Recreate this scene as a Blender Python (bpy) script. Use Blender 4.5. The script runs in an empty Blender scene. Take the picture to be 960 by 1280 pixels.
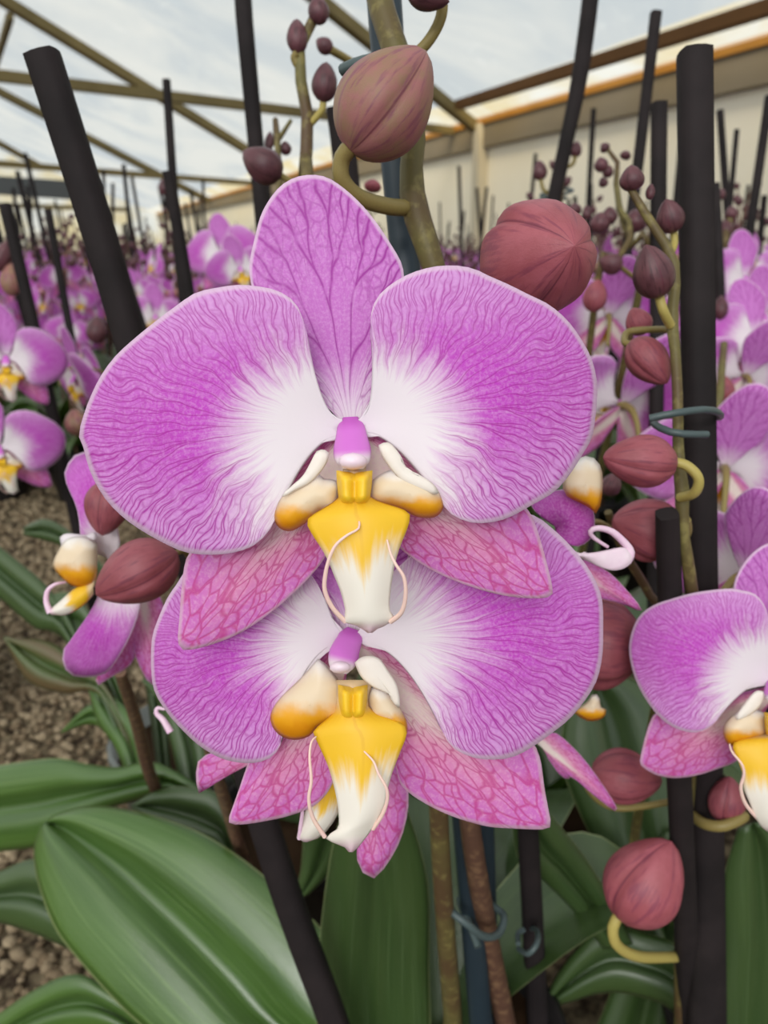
import bpy, bmesh, math, random
from mathutils import Vector, Matrix, Quaternion
R = random.Random(7)
sc = bpy.context.scene
COL = sc.collection

# ------------------------------------------------------------------ camera
F = 962.0; PITCH = math.radians(19.0); H = 0.47
CAM = Vector((0, 0, H))
FWD = Vector((0, math.cos(PITCH), -math.sin(PITCH)))
UPV = Vector((0, math.sin(PITCH), math.cos(PITCH)))
RGT = Vector((1, 0, 0))
cd = bpy.data.cameras.new('camera'); cam = bpy.data.objects.new('camera', cd); COL.objects.link(cam)
cam.location = CAM; cam.rotation_euler = (math.pi/2 - PITCH, 0, 0)
cd.sensor_fit = 'VERTICAL'; cd.sensor_height = 36.0; cd.sensor_width = 27.0
cd.lens = 36.0*F/1280; cd.clip_start = 0.01; cd.clip_end = 200
cd.dof.use_dof = True; cd.dof.focus_distance = 0.152; cd.dof.aperture_fstop = 22
sc.camera = cam

# ------------------------------------------------------------------ light
wd = bpy.data.worlds.new('sky'); sc.world = wd; wd.use_nodes = True
bg = wd.node_tree.nodes['Background']; bg.inputs[0].default_value = (0.86, 0.93, 1.0, 1); bg.inputs[1].default_value = 0.92
sd = bpy.data.lights.new('hazy_sun', 'SUN'); sun = bpy.data.objects.new('hazy_sun', sd); COL.objects.link(sun)
sd.energy = 8.0; sd.angle = math.radians(45); sd.color = (1.0, 0.975, 0.94)
sun.rotation_euler = Vector((0.20, 0.74, -0.66)).to_track_quat('-Z', 'Y').to_euler()
sc.view_settings.view_transform = 'Standard'; sc.view_settings.look = 'None'
sc.view_settings.gamma = 1; sc.view_settings.use_curve_mapping = False
sc.view_settings.exposure = 0.06

# ------------------------------------------------------------------ helpers
def P(x, y, d):
    """point seen at pixel x, y of the 960x1280 frame, d metres along the view axis"""
    return CAM + RGT*((x-480)/F*d) + UPV*((640-y)/F*d) + FWD*d
def ray(x, y):
    return RGT*((x-480)/F) + UPV*((640-y)/F) + FWD
def hit(x, y, p0, n):
    r = ray(x, y); return CAM + r*((p0-CAM).dot(n)/r.dot(n))
def proj(p):
    q = p-CAM; d = q.dot(FWD)
    if d < 0.02: return (-9999, -9999, d)
    return (480+F*q.x/d, 640-F*q.dot(UPV)/d, d)
def lin(h):
    h = h.lstrip('#'); o = []
    for i in (0, 2, 4):
        c = int(h[i:i+2], 16)/255
        o.append(c/12.92 if c <= 0.04045 else ((c+0.055)/1.055)**2.4)
    return (*o, 1.0)
def smooth(pts, n, closed=False):
    """Catmull-Rom through pts, resampled evenly to n+1 points"""
    V = [Vector(p) for p in pts]; m = len(V); fine = []
    for i in range(m-1):
        a = V[max(i-1, 0)]; b = V[i]; c = V[i+1]; d = V[min(i+2, m-1)]
        for k in range(12):
            t = k/12
            fine.append(0.5*((2*b)+(c-a)*t+(2*a-5*b+4*c-d)*t*t+(3*b-a-3*c+d)*t*t*t))
    fine.append(V[-1])
    L = [0]
    for i in range(1, len(fine)): L.append(L[-1]+(fine[i]-fine[i-1]).length)
    out = []; j = 0
    for i in range(n+1):
        s = L[-1]*i/n
        while j < len(L)-2 and L[j+1] < s: j += 1
        seg = L[j+1]-L[j]; t = (s-L[j])/seg if seg > 0 else 0
        out.append(fine[j].lerp(fine[j+1], min(max(t, 0), 1)))
    return out

class MB:
    def __init__(self): self.v = []; self.f = []; self.uv = []; self.m = []; self.uv2 = {}
    def grid(self, rows, uvs, mat=0, wrap=False):
        b = len(self.v); nr = len(rows); nc = len(rows[0])
        for r, q in zip(rows, uvs):
            self.v += r; self.uv += q
        for i in range(nr-1):
            for j in range(nc if wrap else nc-1):
                k = (j+1) % nc
                self.f.append((b+i*nc+j, b+i*nc+k, b+(i+1)*nc+k, b+(i+1)*nc+j)); self.m.append(mat)
    def face(self, pts, mat=0):
        b = len(self.v); self.v += pts; self.uv += [(0.5, 0.5)]*len(pts)
        self.f.append(tuple(range(b, b+len(pts)))); self.m.append(mat)
    def tube(self, pts, rad, n=60, sides=8, mat=0, caps=True, res=None, power=2.0):
        if not isinstance(rad, (list, tuple)): rad = [rad]*len(pts)
        P4 = smooth([(*p, r) for p, r in zip([Vector(q) for q in pts], rad)] if False else [Vector((*p, r)) for p, r in zip(pts, rad)], n)
        C = [Vector(p[:3]) for p in P4]; r4 = [p[3] for p in P4]
        T = [(C[min(i+1, n)]-C[max(i-1, 0)]).normalized() for i in range(n+1)]
        a = Vector((0, 0, 1)) if abs(T[0].z) < 0.8 else Vector((0, 1, 0))
        N = (a-T[0]*a.dot(T[0])).normalized(); rows = []; uvs = []
        for i in range(n+1):
            N = (N-T[i]*N.dot(T[i])).normalized(); B = T[i].cross(N); row = []
            for k in range(sides):
                t = 2*math.pi*(k+0.5)/sides; c, s = math.cos(t), math.sin(t)
                g = 1.0 if power == 2.0 else (abs(c)**power+abs(s)**power)**(-1/power)
                row.append(C[i]+(N*c+B*s)*r4[i]*g)
            rows.append(row); uvs.append([(k/sides, i/n) for k in range(sides)])
        self.grid(rows, uvs, mat, wrap=True)
        if caps:
            self.face(list(reversed(rows[0])), mat); self.face(list(rows[-1]), mat)
        return self
    def mesh(self, name, mats, anchor=Vector((0, 0, 0)), flat=False):
        me = bpy.data.meshes.new(name)
        me.from_pydata([tuple(Vector(v)-anchor) for v in self.v], [], self.f)
        ul = me.uv_layers.new(name='UVMap')
        li = [0]*len(me.loops); me.loops.foreach_get('vertex_index', li)
        flatuv = []
        for i in li: flatuv += self.uv[i]
        ul.data.foreach_set('uv', flatuv)
        if self.uv2:
            u2 = me.uv_layers.new(name='Flat'); fl2 = []
            for i in li: fl2 += self.uv2.get(i, (0.0, 0.0))
            u2.data.foreach_set('uv', fl2)
        for m in mats: me.materials.append(m)
        me.polygons.foreach_set('material_index', self.m)
        me.polygons.foreach_set('use_smooth', [not flat]*len(me.polygons))
        me.update(); return me
    def join(self, other, M=None, moff=0):
        b = len(self.v)
        self.v += [M @ Vector(v) for v in other.v] if M else list(other.v)
        self.uv2.update({i+b: q for i, q in other.uv2.items()})
        self.uv += other.uv; self.f += [tuple(i+b for i in f) for f in other.f]; self.m += [i+moff for i in other.m]

WL = {}
def wl(o): return WL.get(o.name, Vector((0, 0, 0)))
def empty(name, loc, parent=None, rot=None, scale=None):
    o = bpy.data.objects.new(name, None); COL.objects.link(o); o.empty_display_size = 0.02
    if parent: o.parent = parent; o.location = Vector(loc)-wl(parent)
    else: o.location = loc
    if rot: o.rotation_mode = 'QUATERNION'; o.rotation_quaternion = rot
    if scale: o.scale = (scale,)*3
    WL[o.name] = Vector(loc); return o
def tag(o, label=None, cat=None, group=None, kind=None):
    if label: o['label'] = label
    if cat: o['category'] = cat
    if group: o['group'] = group
    if kind: o['kind'] = kind
    return o
def put(name, mb, mat, parent=None, thick=None, sub=0, flat=False, label=None):
    """link an MB given in world space as one mesh object under its parent"""
    mats = mat if isinstance(mat, list) else [mat]
    lo = Vector([min(v[i] for v in mb.v) for i in range(3)]); hi = Vector([max(v[i] for v in mb.v) for i in range(3)])
    anc = Vector(((lo.x+hi.x)/2, (lo.y+hi.y)/2, lo.z))
    o = bpy.data.objects.new(name, mb.mesh(name, mats, anc, flat)); COL.objects.link(o)
    o.location = anc-wl(parent) if parent else anc
    if parent: o.parent = parent
    WL[o.name] = anc
    if thick:
        s = o.modifiers.new('thickness', 'SOLIDIFY'); s.thickness = thick; s.offset = 0
    if sub:
        s = o.modifiers.new('sub', 'SUBSURF'); s.levels = sub; s.render_levels = sub
    if label: o['label'] = label
    return o
def inst(name, me, parent, loc, rot=None, scale=(1, 1, 1), thick=None):
    """an object sharing a mesh, loc in world space under an unrotated parent"""
    o = bpy.data.objects.new(name, me); COL.objects.link(o)
    if parent: o.parent = parent
    o.location = Vector(loc)-(wl(parent) if parent else Vector((0, 0, 0)))
    if rot: o.rotation_mode = 'QUATERNION'; o.rotation_quaternion = rot
    o.scale = scale; WL[o.name] = Vector(loc)
    if thick:
        s = o.modifiers.new('thickness', 'SOLIDIFY'); s.thickness = thick; s.offset = 0
    return o

# ------------------------------------------------------------------ material nodes
class NT:
    def __init__(self, name):
        self.mat = bpy.data.materials.new(name); self.mat.use_nodes = True
        self.t = self.mat.node_tree; self.t.nodes.clear()
        self.out = self.t.nodes.new('ShaderNodeOutputMaterial')
    def node(self, typ, **k):
        n = self.t.nodes.new('ShaderNode'+typ)
        for a, b in k.items(): setattr(n, a, b)
        return n
    def set(self, sock, v):
        if isinstance(v, bpy.types.NodeSocket): self.t.links.new(v, sock)
        elif v is not None: sock.default_value = v
    def m(self, op, a, b=None, c=None, clamp=False):
        n = self.node('Math', operation=op, use_clamp=clamp)
        for i, x in enumerate((a, b, c)): self.set(n.inputs[i], x)
        return n.outputs[0]
    def ss(self, x, lo, hi, a=0.0, b=1.0):
        n = self.node('MapRange', interpolation_type='SMOOTHSTEP')
        for i, v in enumerate((x, lo, hi, a, b)): self.set(n.inputs[i], v)
        return n.outputs[0]
    def mix(self, f, a, b, bt='MIX'):
        n = self.node('Mix', data_type='RGBA', blend_type=bt)
        self.set(n.inputs[0], f); self.set(n.inputs[6], a); self.set(n.inputs[7], b); return n.outputs[2]
    def comb(self, x, y, z=0.0):
        n = self.node('CombineXYZ')
        for i, v in enumerate((x, y, z)): self.set(n.inputs[i], v)
        return n.outputs[0]
    def noise(self, vec, scale=1.0, detail=2.0, rough=0.5, dist=0.0):
        n = self.node('TexNoise'); self.set(n.inputs['Vector'], vec); n.inputs['Scale'].default_value = scale
        n.inputs['Detail'].default_value = detail; n.inputs['Roughness'].default_value = rough; n.inputs['Distortion'].default_value = dist
        return n.outputs[0]
    def vor(self, vec, scale=1.0, feature='DISTANCE_TO_EDGE', rnd=1.0):
        n = self.node('TexVoronoi', feature=feature); self.set(n.inputs['Vector'], vec); n.inputs['Scale'].default_value = scale
        n.inputs['Randomness'].default_value = rnd
        return n.outputs['Distance']
    def uv(self, layer='UVMap'):
        n = self.node('UVMap'); n.uv_map = layer; s = self.node('SeparateXYZ'); self.t.links.new(n.outputs[0], s.inputs[0])
        return s.outputs[0], s.outputs[1]
    def obj(self): return self.node('TexCoord').outputs['Object']
    def pos(self): return self.node('NewGeometry').outputs['Position']
    def rnd(self): return self.node('ObjectInfo').outputs['Random']
    def bump(self, h, strength=0.2, dist=0.001):
        n = self.node('Bump'); n.inputs['Strength'].default_value = strength; n.inputs['Distance'].default_value = dist
        self.set(n.inputs['Height'], h); return n.outputs[0]
    def surf(self, col, rough=0.5, spec=0.3, trans=0.0, tcol=None, bump=None, coat=0.0):
        b = self.node('BsdfPrincipled'); self.set(b.inputs['Base Color'], col); self.set(b.inputs['Roughness'], rough)
        b.inputs['Specular IOR Level'].default_value = spec
        if coat: b.inputs['Coat Weight'].default_value = coat; b.inputs['Coat Roughness'].default_value = 0.30
        if bump is not None:
            self.set(b.inputs['Normal'], bump)
            if coat: self.set(b.inputs['Coat Normal'], bump)
        s = b.outputs[0]
        if trans:
            t = self.node('BsdfTranslucent'); self.set(t.inputs[0], tcol if tcol is not None else col)
            x = self.node('MixShader'); x.inputs[0].default_value = trans
            self.t.links.new(s, x.inputs[1]); self.t.links.new(t.outputs[0], x.inputs[2]); s = x.outputs[0]
        self.t.links.new(s, self.out.inputs[0]); return self.mat

def mat_plain(name, hexa, rough=0.5, spec=0.3, var=0.15, scale=60, bump=0.0, trans=0.0, hexb=None):
    n = NT(name); z = n.noise(n.obj(), scale, 4, 0.6)
    c = n.mix(z, lin(hexa), lin(hexb) if hexb else tuple(max(0, x*(1-var*2)) for x in lin(hexa)[:3])+(1,))
    return n.surf(c, rough, spec, trans, bump=n.bump(z, bump, 0.002) if bump else None)

def mat_petal(name, seed=0.0, w0=0.40, wk=0.24, white='#efe6ec', mag='#c643c5', lil='#daa0dd', vein='#ab279c', n1=18.0):
    n = NT(name); u, v = n.uv(); X, Y = n.uv('Flat')
    r = n.m('SQRT', n.m('ADD', n.m('MULTIPLY', X, X), n.m('MULTIPLY', Y, Y)))
    warp = n.noise(n.comb(n.m('MULTIPLY', X, 5.5), n.m('MULTIPLY', Y, 5.5), seed), 1.0, 1.6)
    uw = n.m('ADD', u, n.m('MULTIPLY', n.m('SUBTRACT', warp, 0.5), 0.055))
    streak = n.noise(n.comb(n.m('MULTIPLY', uw, 60.0), n.m('MULTIPLY', v, 2.2), seed+3), 1.0, 4, 0.65)
    big = n.noise(n.comb(n.m('MULTIPLY', X, 3.0), n.m('MULTIPLY', Y, 3.0), seed+9), 1.0, 2)
    wlim = n.m('ADD', n.m('MULTIPLY_ADD', Y, wk, w0), n.m('MULTIPLY', n.m('SUBTRACT', big, 0.5), 0.20))
    rv = n.m('SUBTRACT', r, wlim)
    magf = n.ss(n.m('ADD', rv, n.m('MULTIPLY', n.m('SUBTRACT', streak, 0.5), 0.44)), -0.15, 0.18)
    outer = n.m('MULTIPLY', n.ss(v, 0.55, 1.0), n.ss(n.m('ABSOLUTE', Y), 0.05, 0.5, 0.35, 0.95))
    magc = n.mix(outer, lin(mag), lin(lil))
    grain = n.noise(n.obj(), 1500, 2, 0.7)
    magc = n.mix(n.ss(grain, 0.35, 0.75, 0.0, 0.32), magc, lin('#ebbdea'))
    magc = n.mix(n.ss(streak, 0.5, 0.75, 0.0, 0.35), magc, lin('#e3b4e4'))
    col = n.mix(magf, lin(white), magc)
    # veins fork twice on their way to the margin
    un = n.m('MULTIPLY', uw, n1); cell = n.m('FLOOR', un)
    wn = n.node('TexWhiteNoise', noise_dimensions='2D'); n.set(wn.inputs['Vector'], n.comb(cell, seed)); rc = wn.outputs[0]
    f = n.m('SUBTRACT', n.m('FRACT', un), 0.5)
    a = n.m('MULTIPLY_ADD', rc, 0.22, 0.30)
    s1 = n.m('MULTIPLY', n.ss(v, a, n.m('ADD', a, 0.30)), 0.25)
    g = n.m('SUBTRACT', n.m('ABSOLUTE', f), s1)
    b = n.m('MULTIPLY_ADD', rc, -0.15, 0.66)
    s2 = n.m('MULTIPLY', n.ss(v, b, n.m('ADD', b, 0.24)), 0.125)
    h = n.m('SUBTRACT', n.m('ABSOLUTE', g), s2)
    s3 = n.m('MULTIPLY', n.ss(v, 0.80, 0.94), 0.055)
    dv = n.m('MULTIPLY', n.m('ABSOLUTE', n.m('SUBTRACT', n.m('ABSOLUTE', h), s3)), n.m('MAXIMUM', v, 0.2))
    wob = n.m('MULTIPLY_ADD', streak, 0.020, 0.014)
    l = n.m('ADD', n.m('MULTIPLY', n.ss(dv, 0.0, wob, 1.0, 0.0), 0.60), n.m('MULTIPLY', n.ss(dv, 0.0, 0.05, 1.0, 0.0), 0.34))
    vo = n.vor(n.comb(n.m('MULTIPLY', uw, n1*7.0), n.m('MULTIPLY', v, 14.0), seed+6))
    l = n.m('MAXIMUM', l, n.m('MULTIPLY', n.ss(vo, 0.0, 0.14, 0.42, 0.0), n.ss(v, 0.50, 0.75)))
    gaps = n.noise(n.comb(n.m('MULTIPLY', X, 14.0), n.m('MULTIPLY', Y, 14.0), seed+4), 1.0, 2)
    l = n.m('MULTIPLY', n.m('MULTIPLY', l, n.ss(gaps, 0.28, 0.5, 0.45, 1.0)), n.m('MULTIPLY', n.ss(rv, -0.17, 0.10), n.ss(Y, -0.25, 0.25, 0.75, 1.0)))
    col = n.mix(l, col, lin(vein))
    col = n.mix(n.ss(v, 0.975, 0.992, 0.0, 0.75), col, lin('#f3d8ee'))
    bm_ = n.bump(n.m('ADD', n.m('MULTIPLY', l, -1.0), n.m('MULTIPLY', grain, 0.35)), 0.13, 0.0004)
    return n.surf(col, 0.55, 0.22, 0.24, bump=bm_)

def mat_sepal(name, seed=0.0, base='#f7e8e0', pink='#e996c2', vein='#c02a7c', tip='#d273c4', nu_=21, nv_=9.0, wl_=0.40, strength=0.8):
    n = NT(name); u, v = n.uv()
    warp = n.noise(n.comb(n.m('MULTIPLY', u, 5.0), n.m('MULTIPLY', v, 4.0), seed), 1.0, 2)
    uw = n.m('ADD', u, n.m('MULTIPLY', n.m('SUBTRACT', warp, 0.5), 0.09))
    st = n.noise(n.comb(n.m('MULTIPLY', uw, 14.0), n.m('MULTIPLY', v, 2.0), seed+2), 1.0, 3)
    t = n.m('ADD', v, n.m('MULTIPLY', n.m('SUBTRACT', st, 0.5), 0.4))
    col = n.mix(n.ss(t, wl_-0.12, wl_+0.25), lin(base), lin(pink))
    col = n.mix(n.ss(t, 0.55, 0.95), col, lin(tip))
    grain = n.noise(n.obj(), 1100, 2, 0.7)
    col = n.mix(n.ss(grain, 0.4, 0.75, 0.0, 0.35), col, lin('#f2c9e0'))
    f = n.m('FRACT', n.m('MULTIPLY', uw, nu_*0.62))
    l1 = n.ss(n.m('MULTIPLY', n.m('ABSOLUTE', n.m('SUBTRACT', f, 0.5)), 2.0), 0.0, 0.14, 1.0, 0.0)
    vo = n.vor(n.comb(n.m('MULTIPLY', uw, float(nu_)), n.m('MULTIPLY', v, nv_), seed+5))
    l2 = n.ss(vo, 0.0, 0.10, 1.0, 0.0)
    l = n.m('MULTIPLY', n.m('MAXIMUM', n.m('MULTIPLY', l1, 0.8), n.m('MULTIPLY', l2, 0.8)), n.ss(v, wl_*0.6, wl_+0.18, 0.0, strength))
    col = n.mix(l, col, lin(vein))
    col = n.mix(n.ss(v, 0.97, 0.992, 0.0, 0.6), col, lin('#f0cfe2'))
    return n.surf(col, 0.55, 0.22, 0.22, bump=n.bump(n.m('ADD', n.m('MULTIPLY', l, -1.0), n.m('MULTIPLY', grain, 0.3)), 0.25, 0.0004))

def mat_lip():
    n = NT('lip_midlobe'); u, v = n.uv()
    z = n.noise(n.comb(n.m('MULTIPLY', u, 16.0), n.m('MULTIPLY', v, 3.0), 2.0), 1.0, 3)
    t = n.m('ADD', v, n.m('MULTIPLY', n.m('SUBTRACT', z, 0.5), 0.22))
    c = n.mix(n.ss(t, 0.02, 0.30), lin('#e3aa18'), lin('#f3c42c'))
    ed = n.m('ABSOLUTE', n.m('SUBTRACT', u, 0.5))
    c = n.mix(n.m('MULTIPLY', n.ss(ed, 0.32, 0.5), n.ss(v, 0.0, 0.4, 0.6, 0.0)), c, lin('#d98c0c'))
    mid = n.m('MULTIPLY', n.ss(ed, 0.02, 0.20, 1.0, 0.0), 0.12)
    c = n.mix(n.ss(n.m('SUBTRACT', t, mid), 0.42, 0.62), c, lin('#f4eee4'))
    c = n.mix(n.m('MULTIPLY', n.ss(ed, 0.012, 0.028, 1.0, 0.0), n.ss(v, 0.0, 0.75, 0.35, 0.0)), c, lin('#c9850f'))
    c = n.mix(n.ss(v, 0.08, 0.20, 0.8, 0.0), c, lin('#d9c3a4'))
    c = n.mix(n.ss(v, 0.86, 1.0, 0.0, 0.75), c, lin('#e9bfd6'))
    return n.surf(c, 0.42, 0.35, 0.2)
def mat_lobe():
    n = NT('lip_side_lobe'); u, v = n.uv()
    z = n.noise(n.comb(n.m('MULTIPLY', u, 4.0), n.m('MULTIPLY', v, 4.0), 0.0), 1.0, 3)
    t = n.m('ADD', v, n.m('MULTIPLY', n.m('SUBTRACT', z, 0.5), 0.25))
    c = n.mix(n.ss(t, 0.08, 0.30), lin('#e0900e'), lin('#eda91c'))
    c = n.mix(n.ss(t, 0.26, 0.52), c, lin('#edd9bc'))
    c = n.mix(n.ss(t, 0.68, 0.95), c, lin('#f6f1ec'))
    return n.surf(c, 0.45, 0.3, 0.2)
def mat_column():
    n = NT('column_pink'); u, v = n.uv()
    c = n.mix(n.ss(v, 0.05, 0.3), lin('#c95fc4'), lin('#d977d6'))
    c = n.mix(n.ss(v, 0.62, 0.84), c, lin('#ecdce4'))
    return n.surf(c, 0.4, 0.4, 0.15)
def mat_bud(name, a, b, c_, gl=0.45, n1=18):
    n = NT(name); u, v = n.uv()
    z = n.noise(n.obj(), 3.0, 4, 0.6)
    w = n.noise(n.comb(n.m('MULTIPLY', u, 40.0), n.m('MULTIPLY', v, 3.0), 0.0), 1.0, 3)
    c = n.mix(n.ss(z, 0.35, 0.65), lin(a), lin(b))
    c = n.mix(n.ss(w, 0.50, 0.66, 0.0, 0.8), c, lin(c_))
    f = n.m('ABSOLUTE', n.m('SUBTRACT', n.m('FRACT', n.m('MULTIPLY', u, 3.0)), 0.5))
    c = n.mix(n.ss(f, 0.0, 0.025, 0.75, 0.0), c, lin('#5d2436'))
    rc = n.node('HueSaturation'); n.set(rc.inputs['Color'], c); n.set(rc.inputs['Value'], n.m('MULTIPLY_ADD', n.rnd(), 0.30, 0.90))
    g = n.noise(n.obj(), 60.0, 2, 0.7)
    return n.surf(rc.outputs[0], gl, 0.35, 0.06, bump=n.bump(g, 0.15, 0.001))
def mat_stem():
    n = NT('spike_stem'); z = n.noise(n.obj(), 220, 3, 0.6); y = n.noise(n.obj(), 30, 2)
    c = n.mix(n.ss(y, 0.35, 0.65), lin('#665f36'), lin('#57432e'))
    c = n.mix(n.ss(z, 0.5, 0.7, 0.0, 0.6), c, lin('#8a7f4c'))
    return n.surf(c, 0.5, 0.3)
def mat_stem_dark():
    n = NT('spike_stem_brown'); z = n.noise(n.obj(), 260, 3, 0.6)
    c = n.mix(n.ss(z, 0.45, 0.7), lin('#5a4034'), lin('#7d6048'))
    return n.surf(c, 0.5, 0.3)
def mat_leaf(name, a, b, hi, rough=0.32):
    n = NT(name); u, v = n.uv()
    s = n.noise(n.comb(n.m('MULTIPLY', u, 42.0), n.m('MULTIPLY', v, 1.6), 0.0), 1.0, 4, 0.65)
    big = n.noise(n.comb(n.m('MULTIPLY', u, 4.0), n.m('MULTIPLY', v, 2.0), 4.0), 1.0, 2)
    c = n.mix(n.ss(big, 0.3, 0.7), lin(a), lin(b))
    c = n.mix(n.ss(s, 0.48, 0.72, 0.0, 0.6), c, lin(hi))
    ed = n.m('ABSOLUTE', n.m('SUBTRACT', u, 0.5))
    c = n.mix(n.ss(ed, 0.485, 0.5, 0.0, 0.6), c, lin('#b9c48a'))
    g = n.noise(n.comb(n.m('MULTIPLY', u, 60.0), n.m('MULTIPLY', v, 60.0), 0.0), 1.0, 2)
    return n.surf(c, n.ss(s, 0.3, 0.7, rough-0.06, rough+0.14), 0.5, 0.08, coat=0.55, tcol=lin('#6d9a2c'), bump=n.bump(n.m('ADD', s, n.m('MULTIPLY', g, 0.5)), 0.30, 0.0006))
def mat_stake():
    n = NT('stake_plastic'); z = n.noise(n.obj(), 25, 4, 0.6)
    s = n.noise(n.node('TexCoord').outputs['Generated'], 4.0, 3)
    c = n.mix(n.ss(z, 0.35, 0.7), lin('#1f1b1c'), lin('#2b2526'))
    c = n.mix(n.ss(s, 0.6, 0.8, 0.0, 0.3), c, lin('#3d3a38'))
    return n.surf(c, 0.7, 0.14, bump=n.bump(z, 0.2, 0.001))
def mat_film(name, tr=0.34, hexa='#c9c8c1', hexb='#b0b5b6', rough_scale=0.35, hexc='#d6d6d0'):
    n = NT(name); p = n.pos()
    z = n.noise(p, rough_scale, 5, 0.6, 1.2); w = n.noise(p, 2.2, 4, 0.6, 2.0)
    c = n.mix(n.ss(z, 0.35, 0.65), lin(hexa), lin(hexb)); c = n.mix(n.ss(w, 0.55, 0.75, 0.0, 0.35), c, lin(hexc))
    t = n.node('BsdfTranslucent'); n.set(t.inputs[0], c)
    x = n.node('BsdfTransparent'); n.set(x.inputs[0], c)
    k = n.node('MixShader'); k.inputs[0].default_value = tr
    n.t.links.new(t.outputs[0], k.inputs[1]); n.t.links.new(x.outputs[0], k.inputs[2])
    g = n.node('BsdfDiffuse'); n.set(g.inputs[0], c)
    k2 = n.node('MixShader'); k2.inputs[0].default_value = 0.16
    n.t.links.new(k.outputs[0], k2.inputs[1]); n.t.links.new(g.outputs[0], k2.inputs[2])
    n.t.links.new(k2.outputs[0], n.out.inputs[0]); return n.mat

M = {}
M['petal'] = mat_petal('petal_magenta', 0.0)
M['petal2'] = mat_petal('petal_magenta_b', 17.0, 0.40, 0.20)
M['petal_deep'] = mat_petal('petal_deep', 31.0, -0.6, 0.0, mag='#b23fa6', lil='#c45fbd')
M['sepal'] = mat_sepal('sepal_pink', 0.0)
M['dorsal'] = mat_petal('sepal_dorsal', 8.0, 0.12, 0.0, mag='#cc74cb', lil='#d07fd0', vein='#a02a9a', n1=5.0)
M['lip'] = mat_lip(); M['lobe'] = mat_lobe(); M['column'] = mat_column()
M['anther'] = mat_plain('anther_cap', '#f3e8ec', 0.35, 0.4, 0.06, 200, hexb='#dcb7cf')
M['flap'] = mat_plain('lip_flap_white', '#f6f1ea', 0.45, 0.3, 0.05, 200, trans=0.2, hexb='#efe2d8')
M['callus'] = mat_plain('callus_yellow', '#f3cd34', 0.4, 0.4, 0.1, 400, hexb='#e6ae1c')
M['cirrus'] = mat_plain('cirrus', '#f0d3ba', 0.45, 0.3, 0.1, 300, hexb='#e8bfc4')
M['cirrus_w'] = mat_plain('cirrus_white', '#efdde4', 0.45, 0.3, 0.1, 300, hexb='#d9a0cc')
M['bud'] = mat_bud('bud_rose', '#94605f', '#876a52', '#7a4656')
M['bud_red'] = mat_bud('bud_red', '#9c545e', '#8e4850', '#78394a')
M['bud_dark'] = mat_bud('bud_brown', '#55343a', '#643e44', '#3e2228', 0.34)
M['pedicel'] = mat_plain('pedicel', '#8f8648', 0.45, 0.35, 0.2, 90, hexb='#7a6240')
M['pedicel_y'] = mat_plain('pedicel_yellow', '#b9ae5c', 0.45, 0.35, 0.2, 90, hexb='#9a8450')
M['stem'] = mat_stem(); M['stem_dark'] = mat_stem_dark()
M['leaf'] = mat_leaf('leaf_green', '#375420', '#446426', '#6a864a')
M['leaf_shaded'] = mat_leaf('leaf_shaded', '#324822', '#3a5026', '#4a6036', 0.42)  # darker copy of leaf_green, shade among the lower leaves put into its colour
M['leaf_red'] = mat_leaf('leaf_reddish', '#42582a', '#5d4a30', '#4d6634', 0.42)
M['stake'] = mat_stake()
M['stake_blue'] = mat_plain('stake_blue_black', '#2c3a44', 0.45, 0.35, 0.2, 30)
M['clip'] = mat_plain('clip_grey', '#4a5859', 0.4, 0.4, 0.12, 80)
M['pot'] = mat_plain('pot_black', '#262324', 0.45, 0.35, 0.2, 20)
M['pot_grey'] = mat_plain('pot_clear_grey', '#b4bab8', 0.25, 0.5, 0.2, 30, trans=0.4)
M['bark'] = mat_plain('potting_bark', '#4a3626', 0.85, 0.1, 0.35, 60, bump=0.8)
M['wood'] = mat_plain('beam_wood', '#85764f', 0.75, 0.2, 0.25, 4)
M['wood_brown'] = mat_plain('purlin_brown', '#6e4c2a', 0.75, 0.2, 0.25, 3)
M['steel'] = mat_plain('beam_dark', '#4c4f50', 0.6, 0.3, 0.2, 4)
M['wall'] = mat_plain('wall_cream', '#f3eddd', 0.9, 0.1, 0.06, 1.6, hexb='#e6dcc4')
M['wallbeam'] = mat_plain('eave_grey', '#857b6a', 0.8, 0.15, 0.12, 2.0)
M['film'] = mat_film('roof_film')
M['film_clear'] = mat_film('strip_film', 0.78, '#fffbee', '#f7e2b0', 0.9, '#fffdf4')
def mat_ground():
    n = NT('ground_soil'); p = n.pos(); z = n.vor(p, 110.0, 'F1'); y = n.noise(p, 60, 4, 0.6)
    c = n.mix(n.ss(z, 0.1, 0.6), lin('#6b5d4a'), lin('#30261e')); c = n.mix(n.ss(y, 0.4, 0.7, 0.0, 0.5), c, lin('#a39478'))
    return n.surf(c, 0.9, 0.1, bump=n.bump(z, -0.8, 0.004))
M['ground'] = mat_ground()
def mat_pebble():
    n = NT('pebble'); r = n.rnd(); g = n.node('NewGeometry').outputs['Random Per Island']
    k = n.m('FRACT', n.m('ADD', r, g)); z = n.noise(n.pos(), 300, 3)
    c = n.mix(k, lin('#6b5b48'), lin('#9c8c74')); c = n.mix(n.ss(z, 0.45, 0.7, 0.0, 0.4), c, lin('#554636'))
    return n.surf(c, 0.9, 0.1, bump=n.bump(z, 0.4, 0.001))
M['pebble'] = mat_pebble()

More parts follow.
